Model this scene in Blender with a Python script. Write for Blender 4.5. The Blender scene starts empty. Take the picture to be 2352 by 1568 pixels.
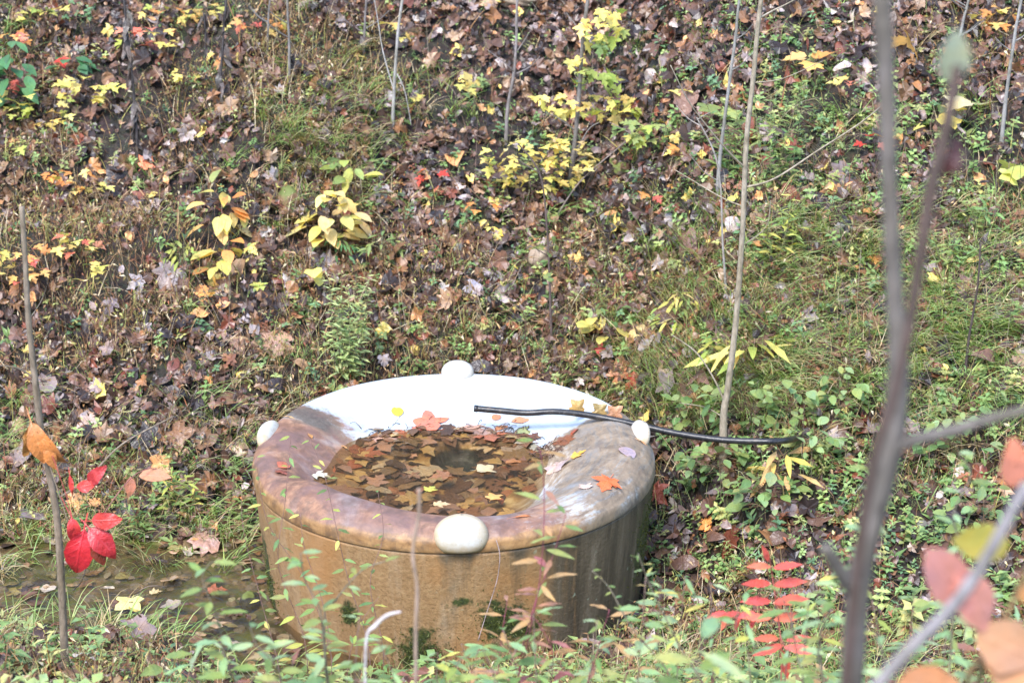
import bpy, math, random
import numpy as np
from mathutils import Vector, Matrix

random.seed(7)
RG = np.random.default_rng(11)
SC = bpy.context.scene
COL = SC.collection
R = math.radians

# ------------------------------------------------------------------ camera, light, exposure
CAM_Z, PITCH, F = 3.925, R(19.4), 4389.0          # F in pixels of a 2352 wide frame
cam_d = bpy.data.cameras.new('camera')
cam = bpy.data.objects.new('camera', cam_d); COL.objects.link(cam)
cam.location = (0, 0, CAM_Z); cam.rotation_euler = (R(90) - PITCH, 0, 0)
cam_d.sensor_width = 36; cam_d.lens = 18 / math.tan(R(15)); cam_d.clip_end = 400
cam_d.dof.use_dof = True; cam_d.dof.focus_distance = 8.3; cam_d.dof.aperture_fstop = 3.1
SC.camera = cam

world = bpy.data.worlds.new('World'); SC.world = world; world.use_nodes = True
wn = world.node_tree; bg = wn.nodes['Background']
sky = wn.nodes.new('ShaderNodeTexSky'); sky.sky_type = 'NISHITA'; sky.sun_disc = False
SUN_EL, SUN_AZ = R(52), R(205)                     # azimuth clockwise from +Y
sky.sun_elevation = SUN_EL; sky.sun_rotation = SUN_AZ
sky.air_density = 1.0; sky.dust_density = 1.0; sky.ozone_density = 1.6
wn.links.new(sky.outputs[0], bg.inputs[0]); bg.inputs[1].default_value = 0.15
sun_d = bpy.data.lights.new('sun', 'SUN'); sun_d.energy = 1.5; sun_d.angle = R(22); sun_d.color = (1, .985, .965)
sun = bpy.data.objects.new('sun', sun_d); COL.objects.link(sun)
sdir = Vector((math.sin(SUN_AZ) * math.cos(SUN_EL), math.cos(SUN_AZ) * math.cos(SUN_EL), math.sin(SUN_EL)))
sun.rotation_euler = (-sdir).to_track_quat('-Z', 'Y').to_euler(); sun.location = (0, -6, 14)
SC.view_settings.view_transform = 'Standard'; SC.view_settings.look = 'None'
SC.view_settings.exposure = 1.9; SC.view_settings.gamma = 1
SC.view_settings.use_curve_mapping = False
SC.render.engine = 'CYCLES'; SC.cycles.use_denoising = True
SC.cycles.max_bounces = 8; SC.cycles.transparent_max_bounces = 12
SC.cycles.caustics_reflective = False; SC.cycles.caustics_refractive = False

# ------------------------------------------------------------------ numeric helpers
def _hash(ix, iy, s):
    h = (ix.astype(np.int64) * 374761393 + iy.astype(np.int64) * 668265263 + s * 1442695041) & 0xffffffff
    h = ((h ^ (h >> 13)) * 1274126177) & 0xffffffff
    return ((h ^ (h >> 16)) & 0xffff) / 65535.0
def vnoise(x, y, s=0):
    x = np.asarray(x, float); y = np.asarray(y, float)
    ix = np.floor(x); iy = np.floor(y); fx = x - ix; fy = y - iy
    fx = fx * fx * (3 - 2 * fx); fy = fy * fy * (3 - 2 * fy)
    a = _hash(ix, iy, s); b = _hash(ix + 1, iy, s); c = _hash(ix, iy + 1, s); d = _hash(ix + 1, iy + 1, s)
    return (a * (1 - fx) + b * fx) * (1 - fy) + (c * (1 - fx) + d * fx) * fy
def fbm(x, y, s=0, o=4):
    t = 0; a = .5; n = 0
    for k in range(o):
        t = t + a * vnoise(np.asarray(x) * 2 ** k, np.asarray(y) * 2 ** k, s + k); n += a; a *= .5
    return t / n
def sstep(a, b, x):
    t = np.clip((x - a) / (b - a), 0, 1); return t * t * (3 - 2 * t)
def softplus(x, w=.14):
    z = x / w
    return w * (np.logaddexp(0, z))

TX, TY, TZ, TR = -0.26, 7.94, 0.62, 0.90           # tank centre, rim height, radius

HOLY = 10.50
def H(x, y):
    x = np.asarray(x, float); y = np.asarray(y, float)
    yb = 8.31 + .56 * sstep(-1.6, -.7, x) - 1.55 * sstep(.35, 1.25, x) + .12 * np.sin(x * 1.7)
    yf = 7.32 - .42 * sstep(-1.5, -.8, x) + .1 * np.sin(x * 2.3 + 1)
    back = .60 * softplus(y - yb)
    back = np.where(back > 9, 9 + (back - 9) * .2, back)
    front = .40 * softplus(yf - y)
    front = np.where(front > 3.0, 3.0 + (front - 3.0) * .15, front)
    amp = sstep(.05, .8, back + front)
    n = (np.sin(x * 1.3 + y * .7) + np.sin(x * -.9 + y * 1.9 + 1.3) + .6 * np.sin(x * 3.1 + y * 2.7 + .4)
         + .45 * np.sin(-x * 4.7 + y * 5.3 + 2.2) + .3 * np.sin(x * 8.3 + y * 3.1) + .25 * np.sin(x * 6.7 - y * 11.3 + 1))
    h = back + front - .065 + n * (.010 + .032 * amp) + (fbm(x * 3.2 + 7, y * 3.2, 3, 4) - .5) * (.02 + .24 * amp)
    # pad under and close around the tank
    d = np.hypot(x - TX, y - TY)
    w = 1 - sstep(.93, 1.12, d)
    h = h * (1 - w) + np.minimum(h, -.03) * w
    h = h + .17 * np.exp(-((y - 11.0) / .30) ** 2) * sstep(-2.9, -2.3, x) * (1 - sstep(-.9, -.4, x)) * (.6 + .4 * np.sin(x * 3.7)) + .10 * np.exp(-((y - 9.9) / .22) ** 2) * (1 - sstep(-1.9, -1.4, x))
    # the undercut hollow below the mossy rock
    h = h - .16 * np.exp(-(((x + 1.28) / .17) ** 2 + ((y - HOLY) / .10) ** 2))
    return h
def Hs(x, y): return float(H(x, y))
def normal(x, y, e=.03):
    gx = (H(x + e, y) - H(x - e, y)) / (2 * e); gy = (H(x, y + e) - H(x, y - e)) / (2 * e)
    n = np.stack([-gx, -gy, np.ones_like(gx)], -1)
    return n / np.linalg.norm(n, axis=-1, keepdims=True)
CP, SP = math.cos(PITCH), math.sin(PITCH)
def ray(px, py):
    u = (px - 1176) / F; v = (784 - py) / F
    return np.array([u, CP + v * SP, -SP + v * CP])
def PV(px, py, y):
    d = ray(px, py); t = y / d[1]
    return Vector((d[0] * t, y, CAM_Z + d[2] * t))
def P(px, py, lift=0.0):
    d = ray(px, py); ts = np.linspace(3.0, 16, 240)
    g = CAM_Z + d[2] * ts - H(d[0] * ts, d[1] * ts)
    k = np.argmax(g < lift) if (g < lift).any() else 239
    a, b = ts[max(k - 1, 0)], ts[k]
    for _ in range(12):
        m = (a + b) / 2
        if CAM_Z + d[2] * m - Hs(d[0] * m, d[1] * m) < lift: b = m
        else: a = m
    t = (a + b) / 2
    return Vector((d[0] * t, d[1] * t, CAM_Z + d[2] * t))
def proj(x, y, z):
    dz = z - CAM_Z
    f = y * CP - dz * SP; v = y * SP + dz * CP
    f = np.maximum(f, .05)
    return 1176 + F * x / f, 784 - F * v / f

# ------------------------------------------------------------------ object helpers
def link(name, data, parent=None):
    o = bpy.data.objects.new(name, data); COL.objects.link(o)
    if parent is not None: o.parent = parent
    return o
def tag(o, label=None, cat=None, group=None, kind=None):
    if label: o['label'] = label
    if cat: o['category'] = cat
    if group: o['group'] = group
    if kind: o['kind'] = kind
    return o
def thing(name, label, cat, loc=(0, 0, 0), group=None):
    o = link(name, None); o.location = loc; o.empty_display_size = .05
    return tag(o, label, cat, group)
def mesh_np(name, V, Fl, mat, cols=None, smooth=True, counts=None):
    """V (n,3); Fl flat list of vertex indices with counts per face (default triangles)."""
    me = bpy.data.meshes.new(name); V = np.asarray(V, np.float32); Fl = np.asarray(Fl, np.int32).ravel()
    nf = len(Fl) // 3 if counts is None else len(counts)
    tot = np.full(nf, 3, np.int32) if counts is None else np.asarray(counts, np.int32)
    st = np.concatenate([[0], np.cumsum(tot)[:-1]]).astype(np.int32)
    me.vertices.add(len(V)); me.vertices.foreach_set('co', V.ravel())
    me.loops.add(len(Fl)); me.loops.foreach_set('vertex_index', Fl)
    me.polygons.add(nf); me.polygons.foreach_set('loop_start', st); me.polygons.foreach_set('loop_total', tot)
    me.polygons.foreach_set('use_smooth', np.full(nf, smooth))
    if cols is not None:
        a = me.color_attributes.new('Col', 'FLOAT_COLOR', 'POINT')
        c = np.ones((len(V), 4), np.float32); c[:, :3] = cols; a.data.foreach_set('color', c.ravel())
    me.update(calc_edges=True); me.validate()
    if mat: me.materials.append(mat)
    return me
def smooth_line(pts, n=6):
    p = [Vector(q) for q in pts]
    if len(p) < 3: return [p[0].lerp(p[-1], i / n) for i in range(n + 1)]
    out = []
    for i in range(len(p) - 1):
        a = p[max(i - 1, 0)]; b = p[i]; c = p[i + 1]; d = p[min(i + 2, len(p) - 1)]
        for k in range(n):
            t = k / n
            out.append(.5 * ((2 * b) + (c - a) * t + (2 * a - 5 * b + 4 * c - d) * t * t + (3 * b - a - 3 * c + d) * t ** 3))
    out.append(p[-1]); return out
class Tubes:
    def __init__(s): s.V = []; s.F = []; s.C = []
    def add(s, pts, r0, r1=None, n=6, sub=5, knobby=0, col=(1, 1, 1), rs=None):
        L = smooth_line(pts, sub); m = len(L); b = len(s.V)
        r1 = r0 if r1 is None else r1
        up = Vector((.31, .2, .93))
        for i, p in enumerate(L):
            t = (L[min(i + 1, m - 1)] - L[max(i - 1, 0)])
            t = t.normalized() if t.length > 1e-9 else Vector((0, 0, 1))
            a = t.cross(up)
            if a.length < .1: a = t.cross(Vector((1, 0, 0)))
            a.normalize(); c = t.cross(a)
            f = i / (m - 1)
            r = (r0 + (r1 - r0) * f) if rs is None else float(np.interp(f, np.linspace(0, 1, len(rs)), rs))
            r *= 1 + knobby * random.uniform(-1, 1)
            for k in range(n):
                w = 2 * math.pi * k / n
                s.V.append(tuple(p + (a * math.cos(w) + c * math.sin(w)) * r)); s.C.append(col)
        for i in range(m - 1):
            for k in range(n):
                q = b + i * n + k; q2 = b + i * n + (k + 1) % n
                s.F += [q, q2, q2 + n, q, q2 + n, q + n]
        for e, o in ((b, 0), (b + (m - 1) * n, 1)):
            for k in range(1, n - 1):
                s.F += [e, e + k + 1, e + k] if o == 0 else [e, e + k, e + k + 1]
    def obj(s, name, mat, parent=None, root=None):
        V = np.array(s.V)
        if root is not None: V = V - np.array(root)
        return link(name, mesh_np(name, V, s.F, mat, np.array(s.C)), parent)

# ------------------------------------------------------------------ materials
def nt(name):
    m = bpy.data.materials.new(name); m.use_nodes = True
    t = m.node_tree; t.nodes.clear()
    out = t.nodes.new('ShaderNodeOutputMaterial')
    return m, t, out
class NB:
    def __init__(s, t): s.t = t
    def n(s, typ, **kw):
        nd = s.t.nodes.new(typ)
        for k, v in kw.items():
            if k.startswith('i_'):
                nd.inputs[k[2:].replace('_', ' ')].default_value = v
            else: setattr(nd, k, v)
        return nd
    def l(s, a, b): s.t.links.new(a, b)
    def noise(s, vec, scale, detail=4, rough=.55, dist=0):
        nd = s.n('ShaderNodeTexNoise'); nd.inputs['Scale'].default_value = scale; nd.inputs['Detail'].default_value = detail
        nd.inputs['Roughness'].default_value = rough; nd.inputs['Distortion'].default_value = dist
        if vec is not None: s.l(vec, nd.inputs['Vector'])
        return nd.outputs['Fac']
    def ramp(s, fac, stops):
        nd = s.n('ShaderNodeValToRGB'); cr = nd.color_ramp
        while len(cr.elements) < len(stops): cr.elements.new(.5)
        for e, (p, c) in zip(cr.elements, stops):
            e.position = p; e.color = (c, c, c, 1) if isinstance(c, (int, float)) else (*c, 1)
        s.l(fac, nd.inputs[0]); return nd.outputs[0]
    def mix(s, fac, a, b, mode='MIX'):
        nd = s.n('ShaderNodeMix', data_type='RGBA', blend_type=mode)
        for val, k in ((fac, 0), (a, 6), (b, 7)):
            if hasattr(val, 'links') or hasattr(val, 'is_linked'): s.l(val, nd.inputs[k])
            elif isinstance(val, tuple): nd.inputs[k].default_value = (*val, 1)
            else: nd.inputs[k].default_value = val
        return nd.outputs[2]
    def math(s, op, a, b=0.0, clamp=False):
        nd = s.n('ShaderNodeMath', operation=op); nd.use_clamp = clamp
        for val, k in ((a, 0), (b, 1)):
            if hasattr(val, 'is_linked'): s.l(val, nd.inputs[k])
            else: nd.inputs[k].default_value = val
        return nd.outputs[0]
    def bump(s, h, strength=.4, dist=.01, nrm=None):
        nd = s.n('ShaderNodeBump'); nd.inputs['Strength'].default_value = strength; nd.inputs['Distance'].default_value = dist
        s.l(h, nd.inputs['Height'])
        if nrm is not None: s.l(nrm, nd.inputs['Normal'])
        return nd.outputs[0]

def leaf_mat(name, obj_color, rough=.5, transl=.3, spots=.5, spec=.4, veins=True):
    m, t, out = nt(name); b = NB(t)
    tc = b.n('ShaderNodeTexCoord'); oi = b.n('ShaderNodeObjectInfo')
    if obj_color:
        base = oi.outputs['Color']; co = tc.outputs['Object']
        add = b.n('ShaderNodeVectorMath', operation='ADD'); b.l(co, add.inputs[0])
        sc = b.n('ShaderNodeVectorMath', operation='SCALE'); b.l(oi.outputs['Location'], sc.inputs[0]); sc.inputs['Scale'].default_value = 9
        b.l(sc.outputs[0], add.inputs[1]); vec = add.outputs[0]; k = 1
    else:
        at = b.n('ShaderNodeVertexColor', layer_name='Col'); base = at.outputs[0]; vec = tc.outputs['Object']; k = 11
    n1 = b.noise(vec, 2.2 * k, 3)
    var = b.mix(b.ramp(n1, [(.3, 0), (.7, 1)]), base, b.mix(1.0, base, (1.35, 1.12, .8), 'MULTIPLY'))
    sp = b.ramp(b.noise(vec, 9 * k, 3, .6), [(.60, 0), (.70, 1)])
    dark = b.mix(1.0, base, (.38, .26, .2), 'MULTIPLY')
    c = b.mix(b.math('MULTIPLY', sp, spots), var, dark)
    if obj_color and veins:
        sx = b.n('ShaderNodeSeparateXYZ'); b.l(tc.outputs['Object'], sx.inputs[0])
        ax = b.math('ABSOLUTE', sx.outputs[0])
        mid = b.ramp(ax, [(.008, 1), (.022, 0)])
        diag = b.math('FRACT', b.math('MULTIPLY', b.math('SUBTRACT', sx.outputs[1], b.math('MULTIPLY', ax, .9)), 7.0))
        side = b.ramp(b.math('ABSOLUTE', b.math('SUBTRACT', diag, .5)), [(.03, .6), (.09, 0)])
        v = b.math('MAXIMUM', mid, side)
        c = b.mix(b.math('MULTIPLY', v, .38), c, b.mix(1.0, base, (1.5, 1.5, 1.4), 'MULTIPLY'))
        hgt = b.math('ADD', b.math('MULTIPLY', v, .4), b.noise(vec, 6, 3))
    else:
        hgt = b.noise(vec, 5 * k, 3)
    pr = b.n('ShaderNodeBsdfPrincipled'); b.l(c, pr.inputs['Base Color'])
    pr.inputs['Roughness'].default_value = rough; pr.inputs['Specular IOR Level'].default_value = spec
    b.l(b.bump(hgt, .35, .02 if obj_color else .006), pr.inputs['Normal'])
    tr = b.n('ShaderNodeBsdfTranslucent'); b.l(b.mix(1.0, c, (1.2, 1.15, .7), 'MULTIPLY'), tr.inputs[0])
    mx = b.n('ShaderNodeMixShader'); mx.inputs[0].default_value = transl
    b.l(pr.outputs[0], mx.inputs[1]); b.l(tr.outputs[0], mx.inputs[2]); b.l(mx.outputs[0], out.inputs[0])
    return m
M = {}
M['live'] = leaf_mat('live_leaf', True, .5, .36, .35, .35)
M['dead'] = leaf_mat('dead_leaf', True, .40, .10, .6, .55)
M['litter'] = leaf_mat('leaf_litter', False, .40, .06, .55, .6)
M['herb'] = leaf_mat('herb_leaf', False, .5, .3, .25, .4)
M['dry'] = leaf_mat('dry_grass', False, .6, .15, .2, .3)

def bark_mat():
    m, t, out = nt('bark'); b = NB(t)
    tc = b.n('ShaderNodeTexCoord'); at = b.n('ShaderNodeVertexColor', layer_name='Col')
    mp = b.n('ShaderNodeMapping'); b.l(tc.outputs['Object'], mp.inputs[0]); mp.inputs['Scale'].default_value = (1, 1, .35)
    n1 = b.noise(mp.outputs[0], 70, 5, .65); n2 = b.noise(tc.outputs['Object'], 14, 3)
    f = b.ramp(n1, [(.3, (.5, .48, .46)), (.5, (.95, .95, .95)), (.75, (1.35, 1.3, 1.3))])
    g = b.ramp(n2, [(.35, (.8, .78, .7)), (.65, (1.1, 1.1, 1.12))])
    c = b.mix(1.0, b.mix(1.0, at.outputs[0], f, 'MULTIPLY'), g, 'MULTIPLY')
    pr = b.n('ShaderNodeBsdfPrincipled'); b.l(c, pr.inputs['Base Color']); pr.inputs['Roughness'].default_value = .75
    b.l(b.bump(n1, .5, .004), pr.inputs['Normal']); b.l(pr.outputs[0], out.inputs[0]); return m
M['bark'] = bark_mat()

def soil_mat():
    m, t, out = nt('soil'); b = NB(t)
    tc = b.n('ShaderNodeTexCoord'); v = tc.outputs['Object']
    n1 = b.noise(v, 3, 6, .6); n2 = b.noise(v, 38, 5, .65); n3 = b.noise(v, 1.1, 4)
    vo = b.n('ShaderNodeTexVoronoi', feature='F1'); vo.inputs['Scale'].default_value = 22; b.l(v, vo.inputs['Vector'])
    c = b.ramp(n2, [(.25, (.010, .007, .006)), (.5, (.030, .020, .014)), (.72, (.075, .05, .032))])
    c = b.mix(b.ramp(n1, [(.45, 0), (.7, .7)]), c, (.045, .03, .018))
    c = b.mix(b.ramp(n3, [(.5, 0), (.68, .55)]), c, (.04, .05, .015))
    c = b.mix(.45, c, b.mix(1.0, c, vo.outputs['Color'], 'MULTIPLY'))
    pr = b.n('ShaderNodeBsdfPrincipled'); b.l(c, pr.inputs['Base Color'])
    b.l(b.ramp(n1, [(.3, .45), (.7, .85)]), pr.inputs['Roughness'])
    hh = b.math('ADD', n2, b.math('MULTIPLY', vo.outputs['Distance'], 1.2))
    b.l(b.bump(hh, .8, .03), pr.inputs['Normal']); b.l(pr.outputs[0], out.inputs[0]); return m
M['soil'] = soil_mat()

def bed_mat():
    m, t, out = nt('stream_mud'); b = NB(t)
    tc = b.n('ShaderNodeTexCoord'); v = tc.outputs['Object']
    n1 = b.noise(v, 6, 5, .6, .6); n2 = b.noise(v, 40, 5); n3 = b.noise(v, 3.4, 4)
    c = b.ramp(n2, [(.3, (.09, .06, .03)), (.55, (.20, .13, .065)), (.75, (.31, .21, .12))])
    c = b.mix(b.ramp(n1, [(.44, 0), (.58, .9)]), c, (.10, .12, .018))
    c = b.mix(b.ramp(n3, [(.5, 0), (.7, .8)]), c, (.05, .035, .022))
    pr = b.n('ShaderNodeBsdfPrincipled'); b.l(c, pr.inputs['Base Color']); pr.inputs['Roughness'].default_value = .5
    b.l(b.bump(n2, .5, .01), pr.inputs['Normal']); b.l(pr.outputs[0], out.inputs[0]); return m
M['bed'] = bed_mat()

def water_mat(name, tint, gloss_rough, bump_scale, bump_d, murk=.05):
    m, t, out = nt(name); b = NB(t)
    tc = b.n('ShaderNodeTexCoord'); n1 = b.noise(tc.outputs['Object'], bump_scale, 3, .5, .4)
    nb = b.bump(n1, .5, bump_d)
    tr = b.n('ShaderNodeBsdfTransparent'); tr.inputs[0].default_value = (*tint, 1)
    gl = b.n('ShaderNodeBsdfGlossy'); gl.inputs['Roughness'].default_value = gloss_rough; b.l(nb, gl.inputs['Normal'])
    fr = b.n('ShaderNodeFresnel'); fr.inputs[0].default_value = 1.33; b.l(nb, fr.inputs['Normal'])
    mx = b.n('ShaderNodeMixShader'); b.l(fr.outputs[0], mx.inputs[0]); b.l(tr.outputs[0], mx.inputs[1]); b.l(gl.outputs[0], mx.inputs[2])
    df = b.n('ShaderNodeBsdfDiffuse'); df.inputs[0].default_value = (.34, .27, .18, 1); m2 = b.n('ShaderNodeMixShader'); m2.inputs[0].default_value = murk
    b.l(mx.outputs[0], m2.inputs[1]); b.l(df.outputs[0], m2.inputs[2])
    b.l(m2.outputs[0], out.inputs[0]); return m
M['tank_water'] = water_mat('tank_water', (.92, .86, .74), .02, 5, .004, .05)
M['stream_water'] = water_mat('stream_water', (.86, .84, .74), .04, 15, .035)

def stone_mat(name, c0, c1, moss=.0):
    m, t, out = nt(name); b = NB(t)
    tc = b.n('ShaderNodeTexCoord'); v = tc.outputs['Object']
    n1 = b.noise(v, 9, 6, .65); n2 = b.noise(v, 45, 4); n3 = b.noise(v, 5, 5)
    c = b.mix(b.ramp(n1, [(.35, 0), (.65, 1)]), c0, c1)
    c = b.mix(b.ramp(n2, [(.5, 0), (.7, .5)]), c, (.05, .04, .03))
    if moss:
        ge = b.n('ShaderNodeNewGeometry'); sx = b.n('ShaderNodeSeparateXYZ'); b.l(ge.outputs['Normal'], sx.inputs[0])
        f = b.ramp(b.math('ADD', b.math('MULTIPLY', sx.outputs[2], .6), n3), [(1.0 - moss * .5, 0), (1.15 - moss * .5, 1)])
        c = b.mix(f, c, (.12, .14, .03))
    pr = b.n('ShaderNodeBsdfPrincipled'); b.l(c, pr.inputs['Base Color']); pr.inputs['Roughness'].default_value = .7
    b.l(b.bump(n1, .6, .02), pr.inputs['Normal']); b.l(pr.outputs[0], out.inputs[0]); return m
M['rock'] = stone_mat('brown_rock', (.22, .12, .06), (.32, .20, .11), .8)
M['grey_stone'] = stone_mat('grey_stone', (.16, .15, .13), (.26, .24, .20), .2)
M['mossy_stone'] = stone_mat('mossy_stone', (.12, .09, .06), (.2, .15, .1), 1.2)
M['clod'] = stone_mat('mossy_clod', (.02, .017, .012), (.06, .05, .03), .35)
M['tan_stone'] = stone_mat('tan_stone', (.26, .18, .12), (.36, .27, .19), .1)
M['pebble'] = stone_mat('pebble', (.13, .10, .07), (.27, .2, .14), 0)

# tank materials: vertex masks choose the stain, noise breaks it up
def tank_mat(name, lid):
    m, t, out = nt(name); b = NB(t)
    tc = b.n('ShaderNodeTexCoord'); at = b.n('ShaderNodeVertexColor', layer_name='Col'); at2 = b.n('ShaderNodeAttribute', attribute_name='Flow')
    v = tc.outputs['Object']
    sep = b.n('ShaderNodeSeparateColor'); b.l(at.outputs[0], sep.inputs[0])
    W, D, T = sep.outputs[0], sep.outputs[1], sep.outputs[2]      # white, dark, tan marks
    fl = at2.outputs['Vector']
    big = b.noise(v, 5, 5, .6, .3); fine = b.noise(v, 60, 5, .7); mid = b.noise(v, 17, 5, .65, .4)
    if lid:
        streak = b.noise(fl, 1.0, 6, .68, .5)
        base = b.ramp(mid, [(.25, (.10, .052, .034)), (.45, (.21, .105, .062)), (.60, (.33, .175, .10)), (.78, (.42, .27, .18))])
        base = b.mix(b.ramp(big, [(.42, 0), (.62, .8)]), base, (.18, .105, .092))
        darkc = b.ramp(fine, [(.3, (.035, .03, .025)), (.7, (.12, .10, .08))])
        tanc = b.ramp(streak, [(.3, (.14, .10, .07)), (.5, (.33, .24, .155)), (.68, (.52, .46, .39))])
        whitec = b.ramp(streak, [(.2, (.27, .31, .35)), (.40, (.40, .445, .48)), (.6, (.47, .515, .55))])
        c = b.mix(b.ramp(b.math('ADD', T, b.math('MULTIPLY', b.math('SUBTRACT', streak, .5), .9)), [(.38, 0), (.62, 1)]), base, tanc)
        c = b.mix(b.ramp(b.math('ADD', D, b.math('ADD', b.math('MULTIPLY', b.math('SUBTRACT', streak, .5), 1.5), b.math('MULTIPLY', b.math('SUBTRACT', mid, .5), .9))), [(.36, 0), (.80, .85)]), c, darkc)
        c = b.mix(b.ramp(b.math('ADD', W, b.math('ADD', b.math('MULTIPLY', b.math('SUBTRACT', streak, .5), 1.1), b.math('MULTIPLY', b.math('SUBTRACT', fine, .5), .7))), [(.36, 0), (.72, 1)]), c, whitec)
        c = b.mix(b.math('MULTIPLY', b.ramp(b.noise(v, 3.3, 5, .62, .5), [(.50, 0), (.72, .55)]), b.ramp(mid, [(.35, .2), (.6, 1)])), c, (.33, .35, .37))
        c = b.mix(b.math('MULTIPLY', b.ramp(fine, [(.60, 0), (.72, 1)]), b.math('MULTIPLY', b.math('SUBTRACT', 1.0, W), .35)), c, (.1, .07, .05))
        ra = b.n('ShaderNodeAttribute', attribute_name='Rust')
        rustc = b.mix(b.ramp(mid, [(.35, 0), (.65, 1)]), (.17, .085, .032), (.40, .225, .09))
        c = b.mix(b.ramp(b.math('ADD', ra.outputs['Fac'], b.math('MULTIPLY', b.math('SUBTRACT', fine, .5), .8)), [(.3, 0), (.7, .9)]), c, rustc)
        grime = b.ramp(b.noise(v, 11, 7, .75, .8), [(.50, 0), (.60, .45)])
        c = b.mix(b.math('MULTIPLY', grime, b.math('SUBTRACT', 1.0, b.math('MULTIPLY', W, .9))), c, (.085, .06, .045))
        # the drowned bottom of the bowl: ochre silt, then brown
        sx = b.n('ShaderNodeSeparateXYZ'); b.l(v, sx.inputs[0])
        uw = b.math('MULTIPLY', b.ramp(b.math('ADD', sx.outputs[2], b.math('MULTIPLY', b.math('SUBTRACT', mid, .5), .05)), [(.485, 1), (.535, 0)]), b.math('SUBTRACT', 1.0, b.math('MULTIPLY', W, .85)))
        silt = b.ramp(b.noise(v, 9, 5, .6), [(.35, (.11, .062, .018)), (.52, (.32, .18, .05)), (.68, (.58, .42, .19))])
        c = b.mix(b.math('MULTIPLY', uw, .93), c, silt)
        vd = b.n('ShaderNodeVectorMath', operation='DISTANCE'); b.l(v, vd.inputs[0]); vd.inputs[1].default_value = (.01, .225, .43)
        hole = b.ramp(b.math('ADD', vd.outputs['Value'], b.math('MULTIPLY', mid, .012)), [(.136, 1), (.142, 0)])
        c = b.mix(hole, c, b.ramp(mid, [(.4, (.004, .008, .006)), (.7, (.012, .018, .012))]))
        rough = .56
        hh = b.math('ADD', b.math('MULTIPLY', fine, .3), mid)
        bs = .12
    else:
        base = b.ramp(fine, [(.25, (.16, .085, .035)), (.5, (.32, .19, .085)), (.75, (.45, .30, .15))])
        base = b.mix(b.ramp(b.noise(fl, .55, 5, .6), [(.45, 0), (.72, .55)]), base, (.19, .105, .045)); base = b.mix(b.ramp(b.noise(fl, 1.2, 4, .6), [(.50, 0), (.72, .50)]), base, (.46, .35, .23)); base = b.mix(b.ramp(b.noise(v, 30, 6, .75), [(.50, 0), (.66, .55)]), base, (.20, .10, .035)); base = b.mix(b.ramp(b.noise(v, 130, 3, .6), [(.60, 0), (.70, .5)]), base, (.10, .055, .025)); base = b.mix(b.ramp(b.noise(v, 2.4, 5, .6), [(.5, 0), (.68, .7)]), base, (.36, .17, .055))
        streak = b.noise(fl, 1.0, 6, .65, .3)
        darkc = b.ramp(streak, [(.28, (.020, .016, .010)), (.45, (.060, .044, .026)), (.58, (.115, .085, .052)), (.74, (.25, .20, .14))])
        c = b.mix(b.ramp(b.math('ADD', D, b.math('MULTIPLY', b.math('SUBTRACT', streak, .5), 1.5)), [(.34, 0), (.70, 1)]), base, darkc)
        lich = b.ramp(b.noise(v, 24, 2, .4), [(.70, 0), (.73, .7)])
        c = b.mix(b.math('MULTIPLY', lich, D), c, (.30, .34, .24))
        c = b.mix(b.ramp(b.math('ADD', T, b.math('MULTIPLY', b.math('SUBTRACT', mid, .5), 1.6)), [(.42, 0), (.66, 1)]), c,
                  b.ramp(fine, [(.3, (.012, .016, .006)), (.6, (.05, .065, .014)), (.8, (.11, .12, .03))]))
        c = b.mix(W, c, (.30, .21, .15))
        rough = .62
        hh = b.math('ADD', fine, b.math('MULTIPLY', mid, .8)); bs = .45
    pr = b.n('ShaderNodeBsdfPrincipled'); b.l(c, pr.inputs['Base Color']); pr.inputs['Roughness'].default_value = rough
    b.l(b.bump(hh, bs, .012), pr.inputs['Normal']); b.l(pr.outputs[0], out.inputs[0]); return m
M['lid'] = tank_mat('stained_lid', True)
M['wall'] = tank_mat('rusty_wall', False)
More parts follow.
